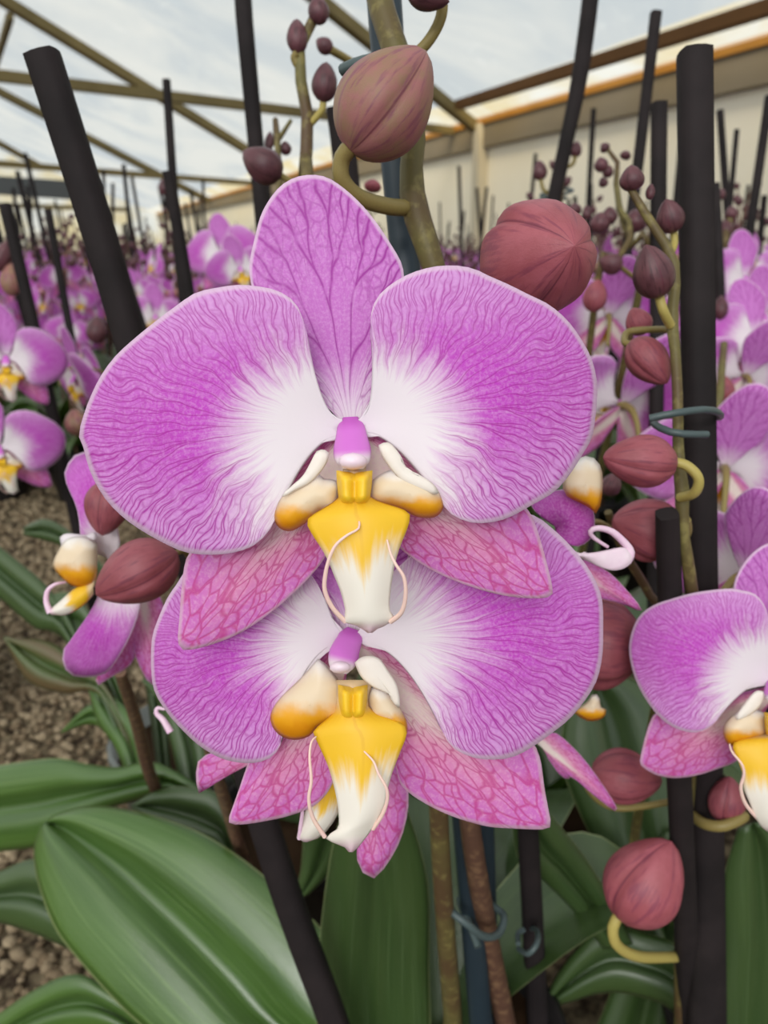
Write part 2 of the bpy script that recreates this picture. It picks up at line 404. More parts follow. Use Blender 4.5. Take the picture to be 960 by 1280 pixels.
# ------------------------------------------------------------------ the greenhouse
EH = H+1.0
zz = Vector((0, 0, 1)); pe = Vector((0, 0, EH))
E1 = hit(960, 58, pe, zz); E2 = hit(300, 240, pe, zz)
wdir = (E2-E1).normalized(); nrm = Vector((-wdir.y, wdir.x, 0))
if nrm.dot(CAM-E1) < 0: nrm = -nrm
wdist = (CAM-E1).dot(nrm)
def W(a, b, z):   # a metres along the wall from E1, b metres out from it
    p = E1+wdir*a+nrm*b; return Vector((p.x, p.y, z))
def box8(mb, c, mat=0):
    i = len(mb.v); mb.v += c; mb.uv += [(0, 0)]*8
    for f in ((0, 1, 2, 3), (7, 6, 5, 4), (0, 4, 5, 1), (1, 5, 6, 2), (2, 6, 7, 3), (3, 7, 4, 0)):
        mb.f.append(tuple(i+k for k in f)); mb.m.append(mat)
def beam(name, a, b, w, h, mat, label, cat='beam', parent=None):
    t = (b-a).normalized(); s = t.cross(zz).normalized(); u = s.cross(t)
    mb = MB(); box8(mb, [p+s*(w/2*i)+u*(h/2*j) for p in (a, b) for i, j in ((-1, -1), (1, -1), (1, 1), (-1, 1))])
    return tag(put(name, mb, mat, parent, flat=True), label, cat, kind='structure')
LEN0, LEN1, RID, SLO = -9.0, 24.0, 7.0, math.tan(math.radians(21))
mb = MB()
box8(mb, [W(a, b, z) for z in (0.0, EH-0.05) for a, b in ((LEN0, -0.12), (LEN1, -0.12), (LEN1, 0), (LEN0, 0))])
tag(put('wall_right', mb, M['wall'], flat=True), 'cream painted greenhouse side wall behind the rows of stakes', 'wall', kind='structure')
mb = MB(); box8(mb, [W(a, b, z) for z in (EH-0.19, EH) for a, b in ((LEN0, -0.1), (LEN1, -0.1), (LEN1, 0.06), (LEN0, 0.06))])
tag(put('trim_1', mb, M['wallbeam'], flat=True), 'grey eave beam along the top of the cream wall', 'beam', kind='structure')
mb = MB(); box8(mb, [W(a, b, z) for z in (EH-0.01, EH+0.045) for a, b in ((LEN0, 0.0), (LEN1, 0.0), (LEN1, 0.08), (LEN0, 0.08))])
tag(put('trim_22', mb, mat_plain('eave_amber', '#b9843c', 0.6, 0.2, 0.3, 3.0), flat=True), 'narrow amber edge under the bright roof strip', 'trim', kind='structure')
rn = (nrm*SLO*-1+zz).normalized()       # roof plane normal, rises away from the wall
RP = lambda x, y: hit(x, y, E1, rn)
pa, pb = RP(965, -8), RP(575, 121)
bstrip = ((pa-E1).dot(nrm)+(pb-E1).dot(nrm))/2
def quad(name, pts, mat, label, cat):
    mb = MB(); mb.face(pts); return tag(put(name, mb, mat, flat=True), label, cat, kind='structure')
R2 = lambda a, b: W(a, b, EH+SLO*b)
quad('ceiling_strip', [R2(LEN0, 0.02), R2(LEN1, 0.02), R2(LEN1, bstrip), R2(LEN0, bstrip)], M['film_clear'], 'bright clear corrugated strip between the eave and the brown purlin', 'roof panel')
quad('ceiling', [R2(LEN0, bstrip), R2(LEN1, bstrip), R2(LEN1, RID), R2(LEN0, RID)], M['film'], 'milky plastic film roof slope over the plants', 'roof film')
zr = EH+SLO*RID
quad('ceiling_far', [W(LEN0, RID, zr), W(LEN1, RID, zr), W(LEN1, 2*RID, EH), W(LEN0, 2*RID, EH)], M['film'], 'far milky film roof slope beyond the ridge', 'roof film')
quad('wall_back', [W(LEN1, 0, 0), W(LEN1, 2*RID, 0), W(LEN1, 2*RID, EH), W(LEN1, RID, zr), W(LEN1, 0, EH)], M['film_clear'], 'bright plastic film end wall far down the greenhouse', 'wall')
quad('wall_left', [W(LEN0, 2*RID, 0), W(LEN1, 2*RID, 0), W(LEN1, 2*RID, EH), W(LEN0, 2*RID, EH)], M['film_clear'], 'bright plastic film side wall at the far side', 'wall')
def wpx(px, p): return px/F*proj(p)[2]
bi = [0]
def rbeam(x0, y0, x1, y1, px, mat, label, plane='roof', ext=0.0):
    a = RP(x0, y0) if plane == 'roof' else hit(x0, y0, pe, zz)
    b = RP(x1, y1) if plane == 'roof' else hit(x1, y1, pe, zz)
    if ext: a = a+(a-b)*ext
    bi[0] += 1
    w = min((wpx(px, a)+wpx(px, b))/2*0.86, 0.22)
    if plane == 'roof': a = a-rn*w*0.6; b = b-rn*w*0.6
    return beam('trim_%d' % (bi[0]+1), a, b, w, w, mat, label)
rbeam(965, -2, 575, 125, 21, M['wood_brown'], 'brown wooden purlin along the bright strip above the cream wall', ext=1.0)
rbeam(400, -10, 606, 160, 16, M['wood'], 'grey-brown rafter meeting the wall post beside the rose bud', ext=0.6)
rbeam(10, -5, 312, 183, 13, M['wood'], 'olive-brown sloping rafter crossing the tie beam at upper left', ext=0.3)
rbeam(-10, 104, 262, 247, 9, M['wood'], 'thin sloping rafter below the crossing beams at left', ext=0.2)
rbeam(-6, 172, 52, 205, 7, M['wood'], 'short far rafter at the left edge', ext=0.2)
rbeam(14, 15, -6, 82, 8, M['wood'], 'thin brace at the upper left edge', ext=0.0)
rbeam(-8, 94, 602, 168, 13, M['wood'], 'long horizontal tie beam running to the wall post', 'tie', ext=0.3)
rbeam(-8, 204, 340, 231, 8, M['wood'], 'lower far tie beam under the film roof', 'tie', ext=0.3)
rbeam(-8, 256, 160, 262, 6, M['wood'], 'farthest pale tie beam near the plant tops', 'tie', ext=0.3)
a, b = P(-60, 228, 3.2), P(120, 240, 3.2)
beam('trim_20', a, b, 0.07, 0.07, M['steel'], 'dark horizontal bar at the left edge behind the thick leaning stake')
pa = hit(608, 168, E1, nrm); pp = W((pa-E1).dot(wdir), 0.05, 0)
mb = MB(); box8(mb, [pp+wdir*i+nrm*j+zz*k for k in (0, EH) for i, j in ((-.05, -.05), (.05, -.05), (.05, .05), (-.05, .05))])
tag(put('trim_21', mb, mat_plain('post_paint', '#c9bfa9', 0.8, 0.15, 0.08, 3.0), flat=True), 'pale grey wall post under the rafter', 'post', kind='structure')

# ground and gravel
mb = MB(); mb.face([Vector((-14, -2, 0)), Vector((14, -2, 0)), Vector((14, 30, 0)), Vector((-14, 30, 0))])
floor = tag(put('floor', mb, M['ground'], flat=True), 'brown gravel ground under the orchid pots', 'floor', kind='structure')
def ico(sub):
    bm = bmesh.new(); bmesh.ops.create_icosphere(bm, subdivisions=sub, radius=1)
    v = [x.co.copy() for x in bm.verts]; f = [tuple(x.index for x in q.verts) for q in bm.faces]; bm.free(); return v, f
IV, IF = ico(1); IV2, IF2 = ico(2)
peb = []
for k in range(6):
    m_ = MB(); rr = random.Random(k); ax = (rr.uniform(.8, 1.2), rr.uniform(.7, 1.1), rr.uniform(.55, .8))
    m_.v = [Vector((v.x*ax[0], v.y*ax[1], v.z*ax[2]))*rr.uniform(.82, 1.12) for v in IV]
    m_.uv = [(0, 0)]*len(m_.v); m_.f = list(IF); m_.m = [0]*len(IF); peb.append(m_)
pebme = [p.mesh('pebble', [M['pebble']]) for p in peb]
rest = MB(); npeb = 0; cand = []
for _ in range(9000):
    y = 0.33+1.25*R.random()**1.0; x = -0.55*y-0.12+(0.62*y+0.12)*R.random()
    s = R.uniform(0.0028, 0.0066)
    cand.append((x, y, s))
def shows(q): return (q[0] < 150 and 740 < q[1] < 970) or (q[0] < 130 and 1040 < q[1] < 1290) or (320 < q[0] < 400 and 1060 < q[1] < 1130)
cand.sort(key=lambda c: c[1])
picked = 0
for i, (x, y, s) in enumerate(cand):
    p = Vector((x, y, s*0.35)); q = proj(p); k = R.randrange(6)
    rot = Quaternion(Vector((R.uniform(-.3, .3), R.uniform(-.3, .3), 1)).normalized(), R.uniform(0, 6.3))
    if shows(q) and picked < 300 and R.random() < 0.6:
        inst('pebble', pebme[k], floor, p, rot, (s, s, s)); picked += 1
    else:
        rest.join(peb[k], Matrix.Translation(p) @ rot.to_matrix().to_4x4() @ Matrix.Scale(s, 4))
g = put('gravel', rest, M['pebble'], floor); g['kind'] = 'stuff'

# ------------------------------------------------------------------ flower builders
def fan(outline, b0, b1, D, dz, nu=56, nv=22, spine=None, bend=0.55, to=None, uvbox=False):
    """petal surface: curved rays from the claw b0-b1 to a traced outline; dz(u,v) metres behind plane D"""
    O = smooth([Vector((x, y, 0)) for x, y in outline], nu)
    b0 = Vector((*b0, 0)); b1 = Vector((*b1, 0)); bc = (b0+b1)/2
    cen = sum(O, Vector((0, 0, 0)))/len(O); d = (cen-bc).normalized() if spine is None else Vector((*spine, 0)).normalized()
    rows = []; uvs = []; flat = []; rm = max((p-bc).length for p in O)
    xs = [p.x for p in O]; ys = [p.y for p in O]; x0, x1, y0, y1 = min(xs), max(xs), min(ys), max(ys)
    for j in range(nv+1):
        v = j/nv; row = []; q = []
        for i in range(nu+1):
            u = i/nu; B = b0.lerp(b1, u); Q = O[i]; pr = max((Q-B).dot(d), 0); C = B+d*pr*bend
            p = B*(1-v)**2+C*(2*v*(1-v))+Q*v*v
            flat.append(p); row.append(to(p.x, p.y, D, dz(u, v, min((p-bc).length/rm, 1.0))))
            q.append(((p.x-x0)/(x1-x0), (y1-p.y)/(y1-y0)) if uvbox else (u, v))
        rows.append(row); uvs.append(q)
    mb = MB(); mb.grid(rows, uvs)
    if not uvbox:
        sd_ = Vector((-d.y, d.x, 0)); h = len(O)//2
        if sum(((p-bc).dot(sd_) for p in O[h:]), 0.0) < sum(((p-bc).dot(sd_) for p in O[:h]), 0.0): sd_ = -sd_
        i = 0
        for fr in flat:
            mb.uv2[i] = ((fr-bc).dot(d)/rm, (fr-bc).dot(sd_)/rm); i += 1
    return mb
def blob(outline, D, dz0, bulge, to, nu=40, nv=10):
    """pillowy lobe: height grows with the distance from the traced outline"""
    cx = sum(p[0] for p in outline)/len(outline); cy = sum(p[1] for p in outline)/len(outline)
    O = smooth([Vector((x, y, 0)) for x, y in list(outline)+[outline[0]]], nu); c = Vector((cx, cy, 0))
    xs = [p.x for p in O]; ys = [p.y for p in O]; x0, x1, y0, y1 = min(xs), max(xs), min(ys), max(ys)
    def dist(p):
        m = 1e9
        for a, b in zip(O[:-1], O[1:]):
            e = b-a; t = min(max((p-a).dot(e)/max(e.dot(e), 1e-9), 0), 1); m = min(m, (p-a-e*t).length)
        return m
    G_ = [[c.lerp(q, j/nv) for q in O[:-1]] for j in range(nv+1)]
    ds = [[dist(p) if j < nv else 0.0 for p in r] for j, r in enumerate(G_)]; dm = max(max(r) for r in ds)
    rows = []; uvs = []
    for r, dr in zip(G_, ds):
        rows.append([to(p.x, p.y, D, dz0-bulge*math.sqrt(max(0, 1-(1-min(q/dm, 1))**2))) for p, q in zip(r, dr)])
        uvs.append([((p.x-x0)/(x1-x0), (y1-p.y)/(y1-y0)) for p in r])
    mb = MB(); mb.grid(rows, uvs, wrap=True); return mb
def strip(L, Rr, D, dz, to, nu=18, nv=30):
    A = smooth([Vector((x, y, 0)) for x, y in L], nv); B = smooth([Vector((x, y, 0)) for x, y in Rr], nv)
    rows = []; uvs = []
    for j in range(nv+1):
        rows.append([to(*(A[j].lerp(B[j], i/nu)).to_2d(), D, dz(i/nu, j/nv)) for i in range(nu+1)])
        uvs.append([(i/nu, j/nv) for i in range(nu+1)])
    mb = MB(); mb.grid(rows, uvs); return mb
toP = lambda x, y, D, dz: P(x, y, D+dz)
def wob(s, a):
    r = random.Random(s); p = [r.uniform(0, 6.3) for _ in range(4)]
    return lambda u, v: a*v*v*(math.sin(u*9+p[0])*0.5+math.sin(u*17+p[1])*0.3+math.sin(u*29+p[2])*0.12)
def dz_petal(k, s, A=5.0, B=3.0, tilt=0.0):
    w = wob(s, 0.0011*k)
    return lambda u, v, r: k*1e-3*(-A*math.sin(math.pi*min(r*0.95, 1))+B*r**3-1.2*(1-v)*r)+w(u, v*r)
def dz_sepal(k, s, z0=3.0, z1=9.0, keel=1.5):
    w = wob(s, 0.0008*k)
    return lambda u, v, r: k*1e-3*(z0+(z1-z0)*r-keel*math.sin(math.pi*u)*math.sin(math.pi*v)*r)+w(u, v*r)

def callus(cx, cy, w, h, D, dz, to, k):
    mb = MB(); rows = []; uvs = []
    n = 16
    for j in range(11):
        t = j/10; row = []
        for i in range(n+1):
            s = i/n; x = (s-0.5)
            ridge = 0.55+0.45*abs(math.sin(2*math.pi*s))**0.7
            e = min(1, (0.5-abs(x))*7)**0.5*min(1, t*5+0.05, (1-t)*5+0.05)**0.6
            yy = cy-h/2+h*t+(0.10*h*math.cos(x*math.pi)*t)-0.08*h*(abs(x)*2)*(1-t)
            row.append(to(cx+x*w*(1.0-0.18*t*t), yy, D, dz-0.005*k*e*ridge))
        rows.append(row); uvs.append([(i/n, t) for i in range(n+1)])
    mb.grid(rows, uvs); return mb
def column(ax, rad, D, dza, dzb, to, sides=18):
    """fleshy column; axis in px from base to tip, radii in px"""
    A = smooth([Vector((x, y, 0)) for x, y in ax], 16); RR = smooth([Vector((r, 0, 0)) for r in rad], 16)
    # radii need index sampling, not arc length
    rows = []; uvs = []; n = len(rad)-1
    for j in range(17):
        t = j/16; a = t*n; i0 = min(int(a), n-1); r = rad[i0]+(rad[i0+1]-rad[i0])*(a-i0)
        T = (A[min(j+1, 16)]-A[max(j-1, 0)]).normalized(); S = Vector((-T.y, T.x, 0)); row = []
        for k in range(sides):
            th = 2*math.pi*k/sides; p = A[j]+S*(r*math.cos(th))
            row.append(to(p.x, p.y, D, dza+(dzb-dza)*t-r*D/F*math.sin(th)*0.9))
        rows.append(row); uvs.append([(k/sides, t) for k in range(sides)])
    mb = MB(); mb.grid(rows, uvs, wrap=True); mb.face(list(rows[-1])); return mb
def ellip(cx, cy, rx, ry, D, dz, rz, to):
    mb = MB(); mb.v = [to(cx+v.x*rx, cy+v.y*ry, D, dz-v.z*rz) for v in IV2]; mb.uv = [(0.5, 0.5)]*len(mb.v); mb.f = list(IF2); mb.m = [0]*len(IF2); return mb
def cirr(pts, D, dzs, r, to, n=26):
    w = [to(x, y, D, z) for (x, y), z in zip(pts, dzs)]; m = len(w)
    return MB().tube(w, [r*(1-0.65*i/(m-1)) for i in range(m)], n, 7)

def stalk(fl, pts, w=9):
    """pedicel that carries a bloom, from its back to the spike"""
    mb = MB().tube([P(*p) for p in pts], w/2*pts[0][2]/F, 24, 8); put('pedicel', mb, M['pedicel'], fl)
def build_flower(name, parent, T, D, to, k=1.0, hi=True, petal='petal', label=None, collect=None):
    """T: dict of traced outlines. k scales depth relief (1 for the nearest bloom)."""
    cx, cy = T['centre']
    fl = None
    if collect is None:
        fl = empty(name, to(cx, cy, D, 0), parent)
        if label: fl['label'] = label
    nu, nv = (72, 26) if hi else (26, 9)
    th = 0.00045*k
    def add(nm, mb, mat, t=None):
        if collect is not None: collect.append((nm, mb, mat, t))
        else: put(nm, mb, M[mat], fl, thick=t)
    if 'dorsal' in T: o, a, b = T['dorsal']; add('dorsal_sepal', fan(o, a, b, D, dz_sepal(k, 1, 2.5, 8.0, -2.0), nu, nv, to=to), 'dorsal', th)
    for i, key in enumerate(('sepal_l', 'sepal_r')):
        if key in T: o, a, b = T[key]; add('lateral_sepal', fan(o, a, b, D, dz_sepal(k, 3+i, 3.5, 8.5, 2.0), nu, nv, to=to), 'sepal', th)
    for i, key in enumerate(('petal_l', 'petal_r')):
        if key in T: o, a, b = T[key]; add('petal', fan(o, a, b, D, dz_petal(k, 11+i+int(cx)), nu, nv, to=to), petal, th*1.3)
    if 'lip' in T:
        L, Rr = T['lip']; s = lambda u, v: k*1e-3*(-5.5-4.5*math.sin(math.pi*min(1, v*0.8))-2.2*math.sin(math.pi*u)+3.0*v*v)
        add('lip', strip(L, Rr, D, s, to, *((18, 30) if hi else (8, 10))), 'lip', th*1.2)
        for key in ('cirrus_l', 'cirrus_r'):
            if key in T:
                c = T[key]; m = len(c)
                add('cirrus', cirr(c, D, [k*1e-3*(-7.0-6.0*math.sin(math.pi*i/(m-1)*0.75)) for i in range(m)], 0.00050*k, to, 30 if hi else 10), T.get('cmat', 'cirrus'))
    for key in ('lobe_l', 'lobe_r'):
        if key in T: add('lip_side_lobe', blob(T[key], D, -0.0045*k, 0.0042*k, to, *((44, 12) if hi else (18, 5))), 'lobe', th*1.5)
    for key in ('flap_l', 'flap_r'):
        if key in T: add('lip_flap', blob(T[key], D, -0.0080*k, 0.0006*k, to, *((36, 6) if hi else (14, 3))), 'flap', th*1.4)
    if 'callus' in T: x, y, w, h = T['callus']; add('callus', callus(x, y, w, h, D, -0.0075*k, to, k), 'callus')
    if 'column' in T:
        ax, rad = T['column']; add('column', column(ax, rad, D, 0.001*k, -0.009*k, to, 18 if hi else 8), 'column')
        x, y = ax[-1]; r = rad[-2]
        add('anther_cap', ellip(x, y-r*0.42, r*0.84, r*0.50, D, -0.0098*k, 0.0026*k, to), 'anther')
    return fl

F1 = dict(centre=(440, 540),
 petal_l=([(421,522),(405,509),(391,493),(385,473),(383,449),(384,425),(379,401),(369,379),(349,365),(325,359),(297,357),(269,361),(245,367),(221,383),(197,401),(170,423),(146,445),(128,469),(114,497),(104,525),(100,545),(106,561),(112,584),(124,610),(140,632),(162,652),(190,670),(213,682),(233,690),(261,693),(289,691),(313,684),(329,672),(341,656),(347,638),(346,624),(351,608),(361,592),(369,576),(381,564),(397,555),(421,550)],(428,524),(428,548)),
 petal_r=([(452,521),(461,506),(468,489),(469.5,470),(469,447),(466,425),(463.5,402),(466,384),(476,367),(495,352),(517,341),(544,334),(570,333),(592,337),(611,346),(634,356),(660,369),(686,382),(709,402),(727,427),(739,451),(745,477),(745,500),(742,530),(738,549),(727,568),(709,596),(690,616),(664,631),(645,642),(626,650),(600,654),(581,651),(566,644),(555,633),(549,616),(542,599),(532,582),(521,566),(506,551),(487,545),(458,547)],(448,524),(448,545)),
 dorsal=([(426,526),(412,512),(393,488),(370,455),(345,432),(325,388),(314,355),(312,330),(318,300),(326,270),(338,248),(352,232),(370,222),(390,219),(408,222),(425,232),(443,247),(460,265),(475,285),(490,308),(502,330),(505,352),(500,385),(490,425),(478,465),(463,500),(450,526)],(430,532),(446,532)),
 sepal_l=([(424,538),(390,556),(345,600),(290,650),(250,680),(234,697),(228,730),(225,770),(223,800),(230,812),(262,806),(300,791),(335,768),(368,740),(395,712),(408,692),(412,672),(425,640),(440,590)],(432,545),(440,575)),
 sepal_r=([(458,538),(498,550),(545,575),(600,606),(645,625),(662,641),(672,665),(682,700),(690,735),(686,746),(655,747),(620,742),(580,730),(545,715),(515,697),(496,680),(480,650),(455,610),(443,590)],(448,545),(440,575)),
 lip=([(430,582),(426,620),(391,645),(384,653),(391,668),(403,686),(412,703),(418,718),(426,737),(431,755),(433,768),(428,776),(445,780),(461,790)],
      [(456,582),(460,620),(504,638),(512,645),(508,662),(500,681),(494,700),(489,725),(486.5,747),(486,762),(492,770),(484,779),(470,785),(464,790)]),
 cirrus_l=[(432,777),(416,760),(406,738),(407,716),(412,697),(420,681),(434,669),(448,661),(449,652)],
 cirrus_r=[(488,777),(502,765),(507,744),(505,722),(495,706),(488,691),(484,675)],
 lobe_l=[(384,600),(398,594),(404,600),(422,604),(421,625),(415,634),(400,637),(388,647),(375,656),(362,662),(350,658),(345,647),(348,633),(356,620),(370,609)],
 lobe_r=[(481,592),(498,588),(512,592),(527,598),(542,608),(551,625),(551,637),(541,645),(522,644),(506,636),(488,630),(466,625),(466,604)],
 flap_l=[(397,565),(404,563),(410,567),(407,578),(397,592),(384,604),(366,613),(352,622),(360,614),(376,600),(384,590)],
 flap_r=[(474,557),(481,554),(488,556),(500,572),(507,587),(525,596),(542,608),(547,618),(528,612),(508,603),(495,592),(480,572)],
 callus=(443,610,45,38),
 column=([(438,521),(439,540),(440,560),(441,577),(441,586)],[9,16.5,18.5,20.5,23,24,22,13]))
def mirror(T, x0):
    mx = lambda pts: [(2*x0-x, y) for x, y in pts]
    O = dict(T)
    for a, b in (('petal_l', 'petal_r'), ('sepal_l', 'sepal_r')):
        if a in T: o, p, q = T[a]; O[b] = (mx(o), mx([p])[0], mx([q])[0])
    for a, b in (('cirrus_l', 'cirrus_r'), ('lobe_l', 'lobe_r'), ('flap_l', 'flap_r')):
        if a in T: O[b] = mx(T[a])
    return O
F2 = dict(centre=(436, 800),
 dorsal=([(428,790),(402,748),(376,700),(372,650),(390,605),(420,582),(455,582),(490,605),(515,650),(510,700),(480,748),(448,790)],(432,794),(444,794)),
 petal_l=([(428,786),(412,768),(402,740),(385,715),(350,694),(310,688),(268,694),(238,708),(222,730),(210,748),(198,775),(191,798),(190,834),(194,863),(209,889),(228,911),(251,932),(277,947),(306,953),(331,950),(346,939),(352,924),(347,908),(341,894),(351,878),(370,853),(393,830),(409,815),(424,806)],(430,790),(430,804)),
 petal_r=([(450,786),(465,755),(485,722),(515,694),(555,664),(600,645),(640,640),(668,645),(690,661),(711,681),(731,705),(745,729),(752,752),(753,784),(752,819),(745,850),(731,874),(711,898),(690,915),(669,930),(649,942),(628,948),(600,948),(580,942),(564,932),(554,915),(546,891),(535,867),(521,846),(504,829),(484,814),(458,808)],(446,790),(446,804)),
 sepal_l=([(422,798),(388,830),(350,880),(325,920),(310,955),(298,990),(289,1015),(286,1027),(300,1030),(330,1026),(365,1018),(395,1005),(415,980),(425,940),(430,880),(432,840)],(432,808),(438,825)),
 sepal_r=([(455,796),(505,808),(562,845),(620,890),(660,922),(674,945),(680,984),(685,1011),(688,1030),(680,1036),(642,1035),(607,1032),(566,1020),(532,1004),(504,984),(496,963),(490,930),(478,880),(462,845),(450,830)],(446,808),(444,825)),
 lip=([(417,850),(420,885),(400,907),(392,914),(400,933),(411,958),(420,990),(424,1017),(423,1036),(408,1047),(432,1058),(437,1064)],
      [(466,850),(461,885),(500,904),(508,916),(499,941),(490,964),(484,985),(481,1005),(474,1020),(464,1036),(447,1058),(440,1064)]),
 cirrus_l=[(406,1046),(391,1022),(386,999),(389,976),(387,947),(389,928),(395,921)],
 cirrus_r=[(466,1036),(478,1018),(484,1000),(483,985),(473,967),(467,952),(455,939)],
 lobe_l=[(398,825),(376,850),(353,871),(341,888),(340,903),(350,917),(367,923),(385,919),(397,907),(414,900),(426,897),(424,877),(426,860),(420,848),(409,834)],
 lobe_r=[(461,872),(467,860),(482,865),(495,880),(503,895),(507,905),(506,918),(496,910),(484,903),(467,896)],
 flap_r=[(444,828),(455,821),(472,823),(484,839),(496,859),(499,885),(488,868),(467,858),(452,845)],
 callus=(441,878,37,38),
 column=([(442,786),(437,800),(431,815),(427,830),(425,841)],[8,15,16,17.5,19,18.5,16,9]))
FR = dict(centre=(968, 850),
 petal_l=([(962,838),(962,800),(958,765),(945,744),(926,738),(911,736),(889,738),(864,742),(839,749),(817,757),(801,769),(792,785),(787,807),(789,829),(797,854),(811,879),(826,897),(845,910),(867,915),(882,911),(895,900),(901,885),(914,872),(929,863),(948,858),(962,857)],(965,840),(965,855)),
 sepal_l=([(960,858),(930,865),(880,880),(830,888),(817,894),(808,916),(800,950),(802,957),(820,968),(845,972),(873,968),(898,960),(920,951),(935,930),(950,900),(964,875)],(966,858),(968,872)),
 dorsal=([(958,838),(940,800),(922,760),(917,735),(926,710),(945,688),(968,678),(992,688),(1010,710),(1016,740),(1008,785),(980,838)],(964,842),(972,842)),
 lip=([(955,918),(925,925),(916,932),(920,945),(928,965),(930,985),(938,1005),(945,1022),(955,1035),(968,1042)],
      [(981,918),(1011,925),(1020,932),(1016,945),(1008,965),(1006,985),(998,1005),(991,1022),(981,1035),(970,1042)]),
 cirrus_l=[(948,1024),(932,1005),(926,985),(930,968),(927,955),(915,940),(912,930)],
 lobe_l=[(955,892),(940,888),(922,892),(908,905),(906,918),(912,930),(926,928),(945,922),(957,915)],
 flap_l=[(953,865),(945,865),(932,880),(920,898),(930,896),(946,885),(954,872)],
 callus=(968,905,26,26),
 column=([(968,846),(968,856),(968,868),(968,878)],[6,10,12,13.5,13,7]))
FR = mirror(FR, 968)
G = mirror({k: v for k, v in F1.items()}, 440)

# generic bloom, local metres: x right, z up, facing -Y
GS = 0.15/F
toG = lambda x, y, D, dz: Vector(((x-440)*GS, dz, (540-y)*GS))
parts_hi = []; build_flower('x', None, G, 0.15, toG, 1.0, False, 'petal2', collect=parts_hi)
parts_hi.append(('pedicel', MB().tube([Vector((0, .001, 0)), Vector((0, .012, .003)), Vector((0, .024, -.002)), Vector((0, .034, -.014))], [.0028, .0022, .0017, .0015], 10, 7), 'pedicel', None))
GEN = [(nm, mb.mesh(nm, [M[mat]]), t) for nm, mb, mat, t in parts_hi]
GM = ['dorsal', 'sepal', 'petal2', 'lip', 'lobe', 'anther', 'flap', 'callus', 'column', 'cirrus', 'pedicel']
FLOWER_MB = MB()
for nm, mb, mat, t in parts_hi:
    if nm == 'cirrus': continue
    FLOWER_MB.join(mb, None, GM.index(mat))
FLOWER_ME = FLOWER_MB.mesh('flower', [M[g] for g in GM])
def facing(d, roll=0.0):
    """rotation that turns local -Y towards d and keeps local Z up"""
    d = Vector(d).normalized(); y = -d; x = y.cross(zz).normalized(); z = x.cross(y)
    q = Matrix((x, y, z)).transposed().to_quaternion()
    return q @ Quaternion((0, 1, 0), roll)
def gen_flower(parent, loc, d, scale=1.0, roll=0.0, split=True, label=None):
    if split:
        fl = empty('flower', loc, parent, facing(d, roll), scale)
        for nm, me, t in GEN:
            o = bpy.data.objects.new(nm, me); COL.objects.link(o); o.parent = fl
            if t:
                s = o.modifiers.new('thickness', 'SOLIDIFY'); s.thickness = t; s.offset = 0
    else:
        fl = inst('flower', FLOWER_ME, parent, loc, facing(d, roll), (scale,)*3)
    if label: fl['label'] = label
    return fl

# buds: local axis +Z from base to tip, unit length, unit max radius 0.5
def bud_mesh(name, mat, groove, tipk, n=36, m=20):
    mb = MB(); rows = []; uvs = []
    for j in range(m+1):
        t = j/m; s = math.sin(math.pi*t**0.88)**0.60 if 0 < t < 1 else 0.0
        r = 0.52*s*(1-0.10*t); row = []
        for k in range(n):
            th = 2*math.pi*k/n; g = abs(((k/n*3) % 1)-0.5)*2     # 0 at seam
            sw = (k/n*3+0.5) % 1; rr = r*(1-groove*math.exp(-(g/0.13)**2)+0.035*(sw-0.5)*math.sin(math.pi*t)+0.012*math.cos(9*th))
            row.append(Vector((rr*math.cos(th), rr*math.sin(th), t+tipk*0.05*(t**6))))
        rows.append(row); uvs.append([(k/n, t) for k in range(n)])
    mb.grid(rows, uvs, wrap=True); return mb
BUD_MB = bud_mesh('bud', None, 0.07, 0.5, 48, 24)
BUDS = {k: BUD_MB.mesh('bud', [M[k]]) for k in ('bud', 'bud_red')}
SB = bud_mesh('bud', None, 0.05, 0.8, 18, 12)
BUDS['bud_dark'] = SB.mesh('bud', [M['bud_dark']])
def bud(parent, base, tip, width, kind='bud', roll=0.0, label=None, ped=None, pr=0.0012, pm='pedicel'):
    ax = tip-base; L = ax.length
    q = ax.to_track_quat('Z', 'Y') @ Quaternion((0, 0, 1), roll)
    o = inst('bud', BUDS[kind], parent, base, q, (width, width, L))
    if label: o['label'] = label
    if ped:   # pedicel in world space: sub-part of the bud, undo the bud's transform
        mb = MB().tube(ped, pr, 24, 8)
        Mi = (Matrix.Translation(base) @ q.to_matrix().to_4x4() @ Matrix.Diagonal((width, width, L, 1))).inverted()
        mb.v = [Mi @ Vector(v) for v in mb.v]
        p = bpy.data.objects.new('pedicel', mb.mesh('pedicel', [M[pm]])); COL.objects.link(p); p.parent = o
    return o
def pbud(parent, bx, by, tx, ty, w, d, kind='bud', dd=0.0, roll=0.0, ped=None, label=None, pw=8, pm='pedicel'):
    """bud traced by base and tip pixel, width in px at depth d; dd tips it towards the viewer"""
    pp_ = [P(x, y, z) for x, y, z in ped] if ped else None
    return bud(parent, P(bx, by, d), P(tx, ty, d-dd), w*d/F, kind, roll, label, pp_, pw/2*d/F, pm)

